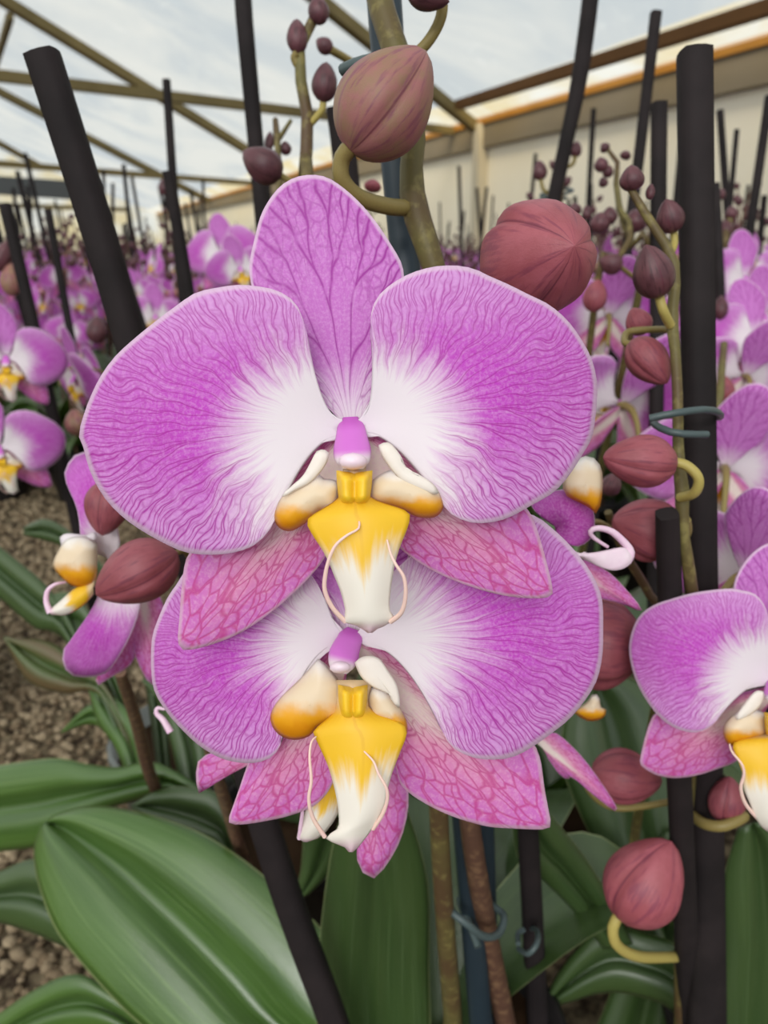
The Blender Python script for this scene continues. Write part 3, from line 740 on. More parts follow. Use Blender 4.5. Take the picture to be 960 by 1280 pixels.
def leaf(parent, L, Rr, d0, d1, mat='leaf', fold=0.006, arch=0.0, nu=14, nv=34, label=None):
    """strap leaf between two traced edges, base first; folded along its midrib"""
    A = smooth([Vector((x, y, 0)) for x, y in L], nv); B = smooth([Vector((x, y, 0)) for x, y in Rr], nv)
    rows = []; uvs = []
    for j in range(nv+1):
        t = j/nv; row = []
        for i in range(nu+1):
            s = i/nu; p = A[j].lerp(B[j], s); e = abs(s-0.5)*2
            d = d0+(d1-d0)*t-arch*math.sin(math.pi*t)+fold*math.exp(-(e/0.20)**2)*(1-0.3*t)+fold*1.5*max(0, e-0.45)**2
            row.append(P(p.x, p.y, d))
        rows.append(row); uvs.append([(i/nu, t) for i in range(nu+1)])
    mb = MB(); mb.grid(rows, uvs); return put('leaf', mb, M[mat], parent, thick=0.0016, label=label)
def stem(parent, pts, mat='stem', name='stem', n=70):
    """pts: x, y, depth, width px"""
    mb = MB().tube([P(x, y, d) for x, y, d, w in pts], [w/2*d/F for x, y, d, w in pts], n, 10)
    return put(name, mb, M[mat], parent)
def lathe(prof, c, sides=24, mat=0):
    mb = MB(); rows = [[Vector((c[0]+r*math.cos(2*math.pi*k/sides), c[1]+r*math.sin(2*math.pi*k/sides), c[2]+z)) for k in range(sides)] for r, z in prof]
    mb.grid(rows, [[(k/sides, i/len(prof)) for k in range(sides)] for i in range(len(prof))], mat, wrap=True); return mb
POTP = [(0.0, 0.0), (0.043, 0.0), (0.045, 0.004), (0.057, 0.092), (0.061, 0.093), (0.062, 0.104), (0.058, 0.105), (0.055, 0.088), (0.0, 0.086)]
def pot(parent, c, mat='pot', s=1.0):
    o = put('pot', lathe([(r*s, z*s) for r, z in POTP], c), M[mat], parent)
    q = lathe([(0.0, 0.094*s), (0.03*s, 0.093*s), (0.056*s, 0.089*s)], c); put('potting_bark', q, M['bark'], o)
    return o
def stake(pts, label, mat='stake', group=None, sides=12, n=24):
    """pts: x, y, depth, width px, top first"""
    mb = MB().tube([P(x, y, d) for x, y, d, w in pts], [w/2*d/F for x, y, d, w in pts], n, sides, power=4.0)
    return tag(put('stake', mb, M[mat]), label, 'stake', group)
def ext(p, q, z):
    """pixel-depth point where the line p-q, carried on, reaches height z"""
    a, b = P(*p[:3]), P(*q[:3]); t = (z-a.z)/(b.z-a.z); c = a+(b-a)*t; x, y, d = proj(c); return (x, y, d, q[3]*q[2]/d)

# ------------------------------------------------------------------ main plant
potA = Vector((0.03, 0.275, 0.0))
A_ = tag(empty('orchid_plant', potA), 'large orchid plant with the two big front magenta and white blooms and broad green leaves', 'orchid')
pot(A_, potA)
fl1 = build_flower('flower', A_, F1, 0.15, toP, 1.0, True, 'petal', 'top bloom, magenta with white centre and yellow lip')
fl2 = build_flower('flower', A_, F2, 0.171, toP, 1.0, True, 'petal2', 'second bloom half covered by the bloom above it')
F3 = dict(centre=(400, 915),
 petal_l=([(395,905),(360,915),(330,935),(320,948),(335,958),(360,966),(385,960),(398,930)],(398,910),(400,925)),
 sepal_r=([(410,915),(450,925),(495,950),(508,975),(510,1010),(500,1050),(482,1082),(466,1098),(452,1088),(446,1068),(450,1040),(455,1000),(440,960),(415,935)],(406,915),(404,928)),
 sepal_l=([(390,920),(340,925),(290,935),(255,945),(246,960),(248,990),(258,985),(272,965),(300,955),(350,950),(392,935)],(398,915),(400,925)),
 lip=([(385,948),(378,955),(380,970),(385,985),(384,1005),(380,1025),(372,1040),(373,1050),(380,1051)],
      [(410,948),(425,958),(430,975),(428,990),(425,1005),(420,1020),(412,1032),(400,1045),(384,1051)]),
 cirrus_l=[(374,1048),(376,1030),(378,1010),(372,990),(366,975),(358,970),(352,974)],
 lobe_l=[(395,920),(370,925),(352,930),(348,940),(355,950),(372,953),(388,950),(400,945)],
 callus=(410,930,20,20), cmat='cirrus_w')
fl3 = build_flower('flower', A_, F3, 0.195, toP, 1.1, False, 'petal2', 'lowest bloom mostly hidden behind the second')
stalk(fl1, [(440,540,.151),(455,525,.175),(500,480,.195),(556,440,.205)], 16)
stalk(fl2, [(438,796,.172),(455,785,.19),(500,765,.205),(552,745,.217)], 14)
stalk(fl3, [(402,915,.196),(430,900,.21),(490,880,.22),(547,865,.231)], 13)
stem(A_, [(466,-40,.205,33),(480,20,.203,33),(505,95,.202,33),(517,165,.202,30),(514,215,.202,29),(518,258,.202,34),(536,315,.202,31),(552,380,.204,26),(556,520,.208,24),(552,700,.215,24),(546,900,.235,24),(550,1050,.27,24),(560,1200,.325,24),(566,1280,.365,24),(560,1330,.395,24)], 'stem')
stem(A_, [(560,700,.235,24),(575,900,.25,24),(590,1050,.28,26),(612,1180,.33,26),(632,1280,.37,26),(640,1330,.40,24)], 'stem_dark')
pbud(A_, 436,190, 530,66, 118, .182, 'bud', .004, 0.12, [(438,184,.182),(427,200,.184),(428,225,.186),(450,247,.19),(485,258,.196),(512,260,.202),(522,262,.205)], 'big dusty rose bud hanging on a curled stalk', 22)
pbud(A_, 508,-14, 560,2, 36, .19, 'bud_dark', 0, 0, [(540,-30,.193),(552,0,.196),(550,25,.198),(535,52,.2),(515,72,.202)], None, 15)
pbud(A_, 640,335, 716,308, 132, .188, 'bud_red', .030, 1.35, [(640,338,.19),(600,360,.196),(556,390,.203)], 'big red bud pointing at the viewer', 20)
# leaves of the main plant
leaf(A_, [(600,1340),(490,1265),(430,1190),(350,1112),(270,1052),(200,1023),(130,1009),(90,1012),(64,1022)],
     [(250,1340),(180,1283),(140,1245),(100,1200),(70,1160),(51,1110),(44,1075),(45,1054),(52,1034)], .36, .435, 'leaf', .013, .010, 20, 44, 'broad glossy leaf in front')
leaf(A_, [(395,1340),(400,1180),(418,1050),(450,965)], [(540,1340),(536,1220),(532,1090),(490,965)], .37, .31, 'leaf_shaded', .008, 0, label='upright leaf below the lower bloom')  # shade of the bloom above it is carried by the darker leaf colour
leaf(A_, [(320,1110),(275,1010),(235,975),(190,953),(150,960),(110,956),(70,948),(0,957),(-60,968)], [(290,1130),(255,1020),(215,988),(170,1000),(120,1016),(60,1054),(0,1064),(-60,1075)], .47, .52, 'leaf', .012, .01)
leaf(A_, [(330,1150),(285,1010),(240,985),(195,990),(165,1008)], [(300,1150),(270,1062),(235,1056),(190,1032),(165,1008)], .45, .47, 'leaf_shaded', .008)
leaf(A_, [(170,1180),(110,1110),(50,1075),(0,1090),(-50,1110)], [(150,1215),(75,1180),(40,1165),(0,1152),(-50,1140)], .44, .47, 'leaf_shaded', .01)
leaf(A_, [(300,1340),(220,1290),(140,1240),(95,1218),(40,1240),(-30,1290)], [(280,1380),(200,1330),(140,1290),(90,1290),(40,1300),(-20,1330)], .40, .43, 'leaf', .008)
leaf(A_, [(440,1045),(415,1085),(390,1112),(371,1126)], [(380,1045),(378,1080),(374,1105),(371,1126)], .38, .40, 'leaf_shaded', .006)
leaf(A_, [(790,1180),(745,1095),(705,1040),(660,990)], [(755,1185),(715,1135),(680,1100),(648,1070),(640,1010)], .38, .35, 'leaf_shaded', .008)
stake([(476,-60,.225,44),(480,0,.225,44),(507,330,.225,36),(560,800,.25,30),ext((507,330,.225,36),(600,1280,.37,30),.07)], 'blue-black stake behind the topmost rose bud and thick stem', 'stake_blue')
l1a, l1b = (53,68,.225,42), (418,1280,.33,34)
stake([l1a,(165,430,.245,38),(330,1030,.30,35),l1b,ext((330,1030,.30,35),l1b,.07)], 'thick black stake leaning right at upper left, passing behind the top bloom')
stake([(598,960,.30,34),(606,1200,.365,33),(610,1290,.395,32),(612,1350,.42,32)], 'short blue-black stake between brown stems at the bottom', 'stake_blue')
stake([(652,940,.31,26),(660,1040,.33,26),(672,1280,.39,26),ext((660,1040,.33,26),(672,1280,.39,26),.07)], 'dark stake in shadow below the right sepals of the lower bloom')
def clip(paths, w, label, n=40):
    mb = MB()
    for pts in paths: mb.tube([P(*p) for p in pts], w/2*pts[0][2]/F, n, 8)
    return tag(put('plant_clip', mb, M['clip']), label, 'clip', 'wire plant clips')
clip([[(428,88,.192),(446,80,.189),(470,74,.188),(500,70,.189),(528,80,.196),(530,100,.212),(500,104,.236),(465,96,.238),(450,92,.232)]], 15, 'grey-green clip holding the stem beside the topmost rose bud')
clip([[(556,1133,.300),(580,1152,.296),(604,1170,.300),(622,1168,.306),(630,1150,.312),(624,1138,.318),(590,1120,.325),(575,1125,.32),(585,1150,.31),(598,1184,.302)]], 10, 'bent grey wire clip on brown stems at the bottom')
clip([[(648,1186,.335),(660,1192,.325),(671,1180,.325),(672,1165,.335),(664,1160,.352),(648,1166,.352),(648,1180,.345)]], 7, 'small grey clip hook around the shaded dark stake')

# ------------------------------------------------------------------ right plant
potC = Vector((0.205, 0.285, 0))
C_ = tag(empty('orchid_plant', potC), 'orchid plant tied to the thick upright stake, one bloom cut by the right edge', 'orchid')
pot(C_, potC)
flr = build_flower('flower', C_, FR, 0.235, toP, 1.25, True, 'petal', 'bloom half outside the right edge')
stalk(flr, [(968,850,.237),(950,840,.262),(905,820,.262),(868,800,.255)], 11)
stem(C_, [(788,236,.232,9),(806,266,.231,11),(826,297,.23,12),(841,322,.229,13),(844,354,.228,13),(840,397,.228,15),(844,441,.226,13),(847,500,.225,13),(848,570,.225,14),(853,619,.225,18),(853,660,.227,15),(862,720,.232,16),(868,800,.255,18),(862,950,.285,20),(856,1080,.31,24),(856,1200,.325,26),(856,1280,.345,26),(856,1400,.40,24)], 'stem')
pbud(C_, 791,240, 789,207, 31, .232, 'bud_dark', .002, 0.4)
pbud(C_, 812,250, 814,230, 12, .233, 'bud_dark', 0)
pbud(C_, 842,292, 833,250, 34, .236, 'bud_dark', .004, 0.3, [(842,288,.236),(843,305,.236),(838,318,.232)], None, 9, 'pedicel_y')
pbud(C_, 824,373, 808,308, 51, .222, 'bud_dark', .006, 0.9, [(824,370,.222),(829,388,.222),(838,407,.226)], None, 12, 'pedicel_y')
pbud(C_, 789,425, 833,478, 50, .235, 'bud_red', .004, 0.2, [(790,430,.236),(781,428,.238),(785,415,.243),(815,412,.24),(838,412,.23)], None, 9)
pbud(C_, 806,418, 790,386, 33, .25, 'bud_red', 0, 0.6)
pbud(C_, 844,580, 756,572, 66, .215, 'bud_red', .004, 0.9, [(838,577,.215),(858,582,.214),(873,598,.214),(868,616,.217),(850,622,.223)], 'red-brown bud lying level on a looped yellow stalk', 13, 'pedicel_y')
pbud(C_, 846,672, 768,650, 80, .245, 'bud_red', .004, 0.1, [(840,670,.245),(858,668,.24),(858,650,.232)], None, 11)
pbud(C_, 776,1148, 838,1054, 94, .285, 'bud_red', .006, 0.75, [(775,1142,.285),(766,1160,.285),(772,1182,.288),(800,1196,.298),(848,1196,.32)], 'ribbed rose bud on a bent yellow stalk near the bottom', 14, 'pedicel_y')
pbud(C_, 738,966, 826,976, 68, .30, 'bud_red', .003, 0.4, [(742,966,.30),(735,985,.305),(770,1010,.31),(850,1000,.30)], None, 9)
pbud(C_, 905,1028, 912,972, 44, .285, 'bud_red', .003, 0.2, [(908,1025,.285),(930,1020,.28),(905,1032,.278),(882,1030,.282),(866,1020,.29)], None, 14)
leaf(C_, [(870,1290),(850,1190),(800,1166),(755,1158),(720,1188),(692,1228),(683,1257)], [(900,1330),(840,1262),(790,1242),(750,1240),(715,1250),(695,1256),(683,1258)], .375, .40, 'leaf_shaded', .008, 0)
leaf(C_, [(890,1380),(902,1200),(905,1100),(925,1035)], [(1020,1380),(1012,1150),(990,1060),(955,1025)], .36, .33, 'leaf_shaded', .008)
leaf(C_, [(830,1250),(745,1060),(702,950),(716,868)], [(890,1200),(858,1060),(835,890),(775,842)], .42, .44, 'leaf_shaded', .012)
leaf(C_, [(700,1380),(760,1250),(800,1120),(830,1040)], [(850,1380),(860,1250),(870,1120),(850,1040)], .43, .42, 'leaf_shaded', .01)
r1a, r1b = (868,66,.24,40), (882,1280,.33,44)
stake([r1a,(874,560,.245,37),(878,760,.262,34),(882,1000,.295,38),r1b,ext((882,1000,.295,40),r1b,.07)], 'thick upright black stake at the right with flat top above the wall')
stake([(834,642,.222,27),(838,760,.240,28),(850,1000,.275,28),ext((838,760,.240,28),(862,1280,.345,28),.07)], 'shorter black stake whose flat top ends beside the level red-brown bud')
clip([[(812,523,.214),(840,517,.212),(880,512,.214),(898,516,.222),(898,522,.25),(870,520,.268),(836,520,.262),(822,523,.24),(818,530,.222),(838,540,.214),(862,543,.214),(884,543,.216)]], 9.5, 'grey wire clip around the thick upright stake at right')

# side-on bloom behind the two big ones, right
S_ = dict(centre=(700, 660),
 petal_l=([(690,650),(670,640),(664,628),(680,618),(705,613),(730,622),(741,640),(742,660),(735,676),(718,683),(702,672)],(692,655),(697,668)),
 sepal_l=([(705,700),(730,700),(760,715),(785,740),(803,764),(785,757),(760,750),(735,745),(710,725)],(702,702),(705,712)),
 lobe_l=[(705,600),(720,576),(738,572),(750,585),(752,610),(746,640),(735,632),(715,622),(706,615)],
 cmat='cirrus')
S = tag(empty('orchid_plant', (0.12, 0.46, 0)), 'orchid plant with a bloom turned sideways behind the right petals of the big blooms', 'orchid')
pot(S, Vector((0.12, 0.46, 0)))
fs = build_flower('flower', S, S_, 0.212, toP, 1.0, False, 'petal_deep', 'bloom seen from the side')
put('lip', fan([(718,692),(735,700),(762,712),(780,710),(790,700),(786,690),(778,684),(770,692),(752,698),(730,690)], (716,690), (720,694), .205, lambda u, v, r: -.002*math.sin(math.pi*u), 30, 10, to=toP, spine=(1, .2), bend=.3), M['anther'], fs, thick=.0008)
put('cirrus', cirr([(783,702),(788,690),(778,676),(764,664),(748,660),(738,664),(742,672),(760,684)], .204, [0, 0, 0, 0, 0, 0, .001, .002], .0013, toP), M['cirrus_w'], fs)
f2_ = build_flower('flower', S, dict(centre=(690, 920), sepal_l=([(668,925),(690,915),(712,930),(740,962),(773,1014),(745,996),(722,976),(712,970),(690,950)],(664,918),(672,930)),
 sepal_r=([(672,922),(692,918),(713,945),(712,972),(700,968),(685,948)],(664,915),(668,925)), lobe_l=[(718,890),(735,878),(742,868),(748,872),(750,884),(757,888),(752,897),(735,900)]), 0.24, toP, 1.0, False, 'petal', 'narrow sepals of a bloom hidden behind the lower bloom')
pbud(S, 700,800, 806,806, 120, .262, 'bud_red', 0, .5)
stalk(fs, [(700,662,.213),(715,660,.235),(745,652,.252),(768,664,.264)], 9)
stalk(f2_, [(668,922,.242),(690,880,.27),(750,840,.28),(824,815,.282)], 9)
stem(S, [(760,640,.26,10),(780,690,.27,11),(810,740,.275,11),(830,800,.28,11),(800,1000,.36,12),(760,1280,.47,12)], 'stem')

# ------------------------------------------------------------------ left plant with side-on bloom
potD = Vector((-0.155, 0.52, 0))
D_ = tag(empty('orchid_plant', potD), 'orchid plant at left with a side-on bloom, two drooping brown buds and a clear pot', 'orchid')
pot(D_, potD, 'pot_grey')
FD = dict(centre=(150, 720),
 petal_r=([(135,700),(120,668),(104,690),(98,640),(84,605),(82,590),(92,572),(108,566),(125,580),(140,620),(150,680)],(140,705),(150,700)),
 petal_l=([(150,700),(134,712),(120,752),(103,780),(85,805),(79,815),(82,835),(96,845),(127,843),(144,828),(165,790),(175,755),(170,720)],(150,700),(160,702)),
 sepal_l=([(150,720),(140,780),(128,830),(119,857),(140,845),(165,828),(186,780),(195,740),(180,720)],(152,712),(165,712)),
 sepal_r=([(170,730),(168,780),(167,810),(180,842),(192,855),(205,820),(205,760),(190,730)],(168,720),(178,720)))
fd = build_flower('flower', D_, FD, 0.262, toP, 1.6, False, 'petal2', 'bloom seen from the side')
put('lip_side_lobe', blob([(120,680),(105,672),(85,675),(74,690),(68,706),(76,718),(90,730),(105,732),(118,724)], .25, 0, .006, toP), M['lobe'], fd, thick=.001)
put('lip', strip([(118,724),(106,730),(92,738),(76,752),(62,764)], [(116,742),(108,752),(95,762),(80,768),(64,767)], .249, lambda u, v: -.002*math.sin(math.pi*u), toP, 8, 14), M['lip'], fd, thick=.0008)
put('cirrus', cirr([(63,766),(58,752),(60,738),(70,730),(82,728)], .248, [0, 0, 0, 0, .002], .0011, toP), M['cirrus_w'], fd)
put('lip_flap', blob([(76,672),(84,668),(110,670),(120,666),(118,678),(100,680),(80,684)], .252, 0, .001, toP, 24, 5), M['petal2'], fd, thick=.0008)
pbud(D_, 140,600, 128,668, 56, .25, 'bud_red', .002, .3, [(138,604,.25),(150,590,.255),(190,600,.265),(230,640,.27)])
pbud(D_, 222,690, 122,742, 78, .228, 'bud_red', .004, 1.0, [(214,694,.23),(232,690,.24),(246,720,.255)], 'dusty brown bud beside the side-on bloom')
stalk(fd, [(155,712,.264),(175,705,.28),(210,695,.285),(240,695,.279)], 9)
stem(D_, [(215,560,.28,12),(230,640,.275,13),(248,740,.28,14),(255,900,.31,15),(290,1030,.40,15),ext((255,900,.31,15),(320,1120,.47,14),.09)], 'stem_dark')
stem(D_, [(150,840,.33,15),(170,900,.38,16),(185,960,.45,16),(200,1000,.50,15)], 'stem_dark')
put('cirrus', cirr([(213,915),(204,900),(196,892),(197,885),(206,887)], .25, [0]*5, .0012, toP), M['cirrus_w'], D_)
leaf(D_, [(170,960),(95,790),(60,735),(20,700),(-30,660)], [(165,980),(85,805),(45,785),(0,747),(-30,725)], .52, .60, 'leaf_shaded', .012)
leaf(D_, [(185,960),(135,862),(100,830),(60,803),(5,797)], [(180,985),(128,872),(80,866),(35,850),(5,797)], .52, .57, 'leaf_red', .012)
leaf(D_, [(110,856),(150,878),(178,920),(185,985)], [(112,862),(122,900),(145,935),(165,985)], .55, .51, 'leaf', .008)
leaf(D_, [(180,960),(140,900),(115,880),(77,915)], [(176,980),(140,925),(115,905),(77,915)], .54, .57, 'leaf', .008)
leaf(D_, [(190,960),(120,780),(75,740),(45,780)], [(186,985),(120,830),(85,800),(45,780)], .53, .58, 'leaf_shaded', .008)

leaf(D_, [(230,1000),(215,930),(200,880),(178,850)], [(262,1000),(258,930),(235,880),(178,850)], .50, .54, 'leaf_shaded', .008)
leaf(D_, [(200,985),(170,800),(110,700),(30,668)], [(215,985),(190,800),(112,690),(62,650),(30,660)], .55, .66, 'leaf_shaded', .008)
leaf(D_, [(300,990),(262,900),(258,830),(240,780)], [(330,990),(305,900),(290,830),(240,780)], .52, .55, 'leaf_shaded', .008)
# ------------------------------------------------------------------ nearer plants behind, traced spike by spike
def back_plant(label, base, spikes, flowers, buds, leaves=5, group=None, seed=0, mat='stem', potmat='pot'):
    r = random.Random(seed); b = Vector((*base, 0)); o = tag(empty('orchid_plant', b), label, 'orchid', group)
    pot(o, b, potmat)
    for sp in spikes:
        last = sp[-1]; bx, by, bd = proj(b+Vector((r.uniform(-.02, .02), r.uniform(-.02, .02), .09)))
        stem(o, list(sp)+[(bx, by, bd, last[3]*last[2]/bd*1.3)], mat, n=40)
    for x, y, d, dr, s in flowers: gen_flower(o, P(x, y, d), dr, s, r.uniform(-.15, .15))
    for bu in buds: pbud(o, *bu)
    for k in range(leaves):
        a = k*2.4+seed; add_leaf(o, b+Vector((0, 0, .095)), a, r.uniform(.13, .2), r.uniform(.055, .07), r.uniform(.02, .06), 'leaf_shaded' if k % 2 else 'leaf')
    return o
LEAFV = {}
def leaf_local(L, w, rise, nu=6, nv=12):
    rows = []; uvs = []
    for j in range(nv+1):
        t = j/nv; ww = w*(math.sin(math.pi*min(1, t*0.85+0.12))**0.7 if t < 1 else 0.02)*(1 if t < .9 else (1-t)*6+.4); row = []
        x = L*t*(1-.12*t); z = rise*math.sin(math.pi*t*.9)*1.6-.35*L*t**3*.5+rise*t
        for i in range(nu+1):
            s = i/nu-.5; row.append(Vector((x, s*ww, z+abs(s)*ww*.5)))
        rows.append(row); uvs.append([(i/nu, t) for i in range(nu+1)])
    m = MB(); m.grid(rows, uvs); return m
for q in range(3):
    m_ = leaf_local(1.0, .36+.03*q, .15+.08*q)
    LEAFV[q] = m_, {k: m_.mesh('leaf', [M[k]]) for k in ('leaf', 'leaf_shaded')}
def add_leaf(parent, loc, a, L, w, rise, mat):
    q = R.randrange(3)
    return inst('leaf', LEAFV[q][1][mat], parent, loc, Quaternion((0, 0, 1), a), (L, L, L))
for k in range(5): add_leaf(S, Vector((.12, .46, .095)), 0.5+k*1.25, .15+.012*k, .06, .04, 'leaf_shaded')
for k in range(3): add_leaf(A_, potA+Vector((0.0, .01, .095)), 0.2+k*0.75, .15+.015*k, .06, .04, 'leaf_shaded')
back_plant('orchid plant with blooms cut by the left edge, yellow lips showing', (-.47, .68), [[(-40,330,.60,8),(-20,420,.60,9),(-12,560,.6,10)]],
    [(8,448,.56,(0.35,-1,.1),.80),(-2,560,.54,(.45,-1,.05),.85),(95,470,.64,(-.6,-.6,-.2),.8)], [(14,370,14,330,26,.6,'bud'),(120,430,122,396,26,.62,'bud_dark'),(100,545,92,512,30,.6,'bud'),(-6,340,14,300,22,.6,'bud_dark')], seed=1)
back_plant('orchid plant showing a bloom just left of the top sepal', (-.17, 1.0), [[(232,300,.85,7),(225,330,.85,8),(235,380,.85,8)]],
    [(278,315,.80,(-.3,-1,.25),.85),(300,335,.72,(.25,-1,.1),.62),(195,395,.9,(.1,-1,.1),.75),(100,460,.82,(.5,.6,.1),.8)], [(228,345,228,318,20,.85,'bud_dark'),(238,330,240,306,16,.85,'bud_dark'),(205,245,207,222,16,.9,'bud_dark')], seed=2)
back_plant('orchid plant whose thin spike of brown buds rises left of the topmost rose bud', (-.055, .43), [[(398,-20,.30,13),(396,14,.30,13),(372,70,.30,14),(383,130,.30,15),(384,175,.30,16),(380,225,.30,16),(385,330,.3,16)],[(364,150,.41,5),(352,166,.41,6),(346,190,.41,7),(350,240,.4,8)]],
    [], [(400,30,396,-4,27,.298,'bud_dark'),(372,67,371,25,27,.298,'bud_dark',0,0,[(372,66,.298),(368,72,.299),(372,82,.30)],None,10),
         (404,128,408,79,33,.295,'bud_dark',.002,.5,[(404,124,.296),(402,138,.297),(388,155,.30)],None,9,'pedicel_y'),
         (352,222,305,190,44,.30,'bud_dark',.002,.3,[(346,216,.30),(360,225,.302),(380,235,.305)],None,8),
         (415,64,396,50,20,.33,'bud_dark',0,0,[(413,62,.33),(440,78,.34),(470,100,.35)],None,10),(358,194,356,177,15,.4,'bud_dark'),(335,190,338,165,12,.42,'bud_dark'),(465,240,467,225,22,.34,'bud_red')], leaves=2, seed=12)
back_plant('orchid plant with a bud spike branching in front of the cream wall', (.16, .62), [[(756,182,.44,5),(771,198,.44,6),(770,225,.44,7),(775,262,.44,8),(790,310,.44,9),(800,360,.45,10)],[(775,262,.44,7),(790,290,.43,8),(770,330,.43,8),(742,390,.44,9)]],
    [(775,505,.44,(-.25,1,.35),.95),(760,395,.5,(.2,1,.2),.8)],
    [(760,189,752,180,13,.44,'bud_dark'),(780,199,784,189,14,.44,'bud_dark'),(753,215,750,197,18,.43,'bud_dark'),(758,222,762,207,14,.44,'bud_dark'),(756,234,752,222,12,.44,'bud_dark'),(748,292,752,266,26,.43,'bud_dark'),(762,281,762,259,20,.43,'bud_dark'),(795,291,794,262,28,.45,'bud_dark'),(778,335,750,324,27,.42,'bud_dark',0,.3,[(776,334,.42),(790,345,.43),(800,352,.44)],None,6),(734,275,733,257,12,.45,'bud_dark'),(718,270,718,254,18,.46,'bud_dark'),(740,390,748,350,30,.42,'bud_red'),(758,620,770,592,26,.3,'bud_dark')], seed=4)
back_plant('orchid plant whose leaning spike is clipped above the big red bud', (.115, .78), [[(716,130,.55,9),(708,180,.55,10),(697,235,.55,11),(690,300,.55,11)]],
    [], [(716,140,714,122,12,.55,'bud_dark'),(713,152,710,137,12,.55,'bud_dark'),(719,197,721,177,15,.55,'bud_dark',0,0,[(719,195,.55),(716,205,.55),(706,210,.55)],None,5),(676,226,674,201,18,.55,'bud_dark',0,0,[(676,224,.55),(680,238,.55),(692,244,.55)],None,5)], seed=5)
back_plant('orchid plant with blooms seen from behind at the right edge', (.36, .52), [[(905,430,.45,9),(900,500,.42,10),(905,580,.42,11)]],
    [(905,585,.40,(.35,1,.1),.95),(930,470,.48,(.15,1,.25),.8),(948,420,.50,(-.2,-1,.3),.8),(935,720,.30,(.8,.6,.1),.8)], [(905,505,905,470,26,.44,'bud_red'),(885,510,888,480,24,.46,'bud'),(900,400,902,370,18,.5,'bud_dark')], seed=6)
back_plant('orchid plant with a pale-centred bloom near the right edge under thin stakes', (.40, .86), [[(915,260,.72,7),(908,300,.72,8),(905,340,.72,8)]],
    [(932,348,.68,(-.1,-1,.15),.85),(895,440,.62,(.2,.8,.3),.8),(955,395,.62,(-.4,-1,.1),.8)], [(915,275,914,258,16,.72,'bud_dark'),(906,300,908,275,18,.72,'bud_dark'),(940,278,942,262,13,.8,'bud_dark'),(900,250,902,236,12,.8,'bud_dark')], seed=7)
stake([(208,100,.62,10),(222,310,.64,11),(232,420,.66,11),ext((222,310,.64,11),(250,800,.8,11),.07)], 'thin dark stake with a flat top just above the tie beam crossing')
stake([(302,-30,.40,21),(306,30,.40,21),(328,270,.42,19),ext((306,30,.40,21),(328,270,.42,19),.07)], 'dark leaning stake rising out of the picture left of the bud spike')
stake([(424,136,.36,33),(438,260,.37,30),ext((424,136,.36,33),(438,260,.37,30),.07)], 'dark stake ending half way up behind the topmost rose bud')
stake([(740,-20,.50,20),(724,100,.51,20),(692,250,.53,17),ext((724,100,.51,20),(692,250,.53,17),.07)], 'dark leaning stake rising out of the picture above the big red bud')
stake([(820,16,.55,14),(797,210,.56,13),(770,420,.58,13),ext((797,210,.56,13),(770,420,.58,13),.07)], 'thin leaning stake between the purlin and the bud spike')
stake([(824,129,.42,19),(822,350,.43,18),(820,545,.44,17),ext((822,350,.43,18),(820,545,.44,17),.07)], 'dark upright stake just left of the thick upright stake')
stake([(900,138,.85,8),(908,250,.86,8),ext((900,138,.85,8),(908,250,.86,8),.07)], 'thin stake right of the thick upright stake')
stake([(921,162,.95,6),(914,240,.96,6),ext((921,162,.95,6),(914,240,.96,6),.07)], 'thin short-topped stake leaning left before the cream wall at the right edge')
stake([(894,230,.60,10),(900,360,.60,11),(902,470,.62,11),ext((900,360,.60,11),(902,470,.62,11),.07)], 'dark stake rising beside the pale-centred bloom at right')
stake([(962,120,.75,10),(940,270,.76,10),ext((962,120,.75,10),(940,270,.76,10),.07)], 'dark stake leaning left at the right edge')
stake([(943,450,.50,12),(946,560,.52,12),ext((943,450,.50,12),(946,560,.52,12),.07)], 'short stake in front of the back-turned blooms at right')
stake([(6,255,.55,14),(45,420,.57,13),(75,560,.60,13),ext((45,420,.57,13),(75,560,.60,13),.07)], 'dark leaning stake at the left edge above the yellow-lipped blooms')
stake([(60,262,.75,9),(85,400,.77,9),ext((60,262,.75,9),(85,400,.77,9),.07)], 'thin leaning stake left of the thick leaning stake')
stake([(122,246,.7,14),(150,330,.7,14),ext((122,246,.7,14),(150,330,.7,14),.07)], 'dark stake right beside the thick leaning stake at left')
stake([(210,214,.5,14),(232,345,.52,15),ext((210,214,.5,14),(232,345,.52,15),.07)], 'dark leaning stake left of the half-hidden back bloom')
clip([[(676,243,.545),(690,248,.54),(706,242,.54),(716,238,.55),(704,236,.56),(684,240,.562),(676,248,.55),(690,251,.541),(708,247,.542)]], 4, 'dark green wire clip above the big red bud')

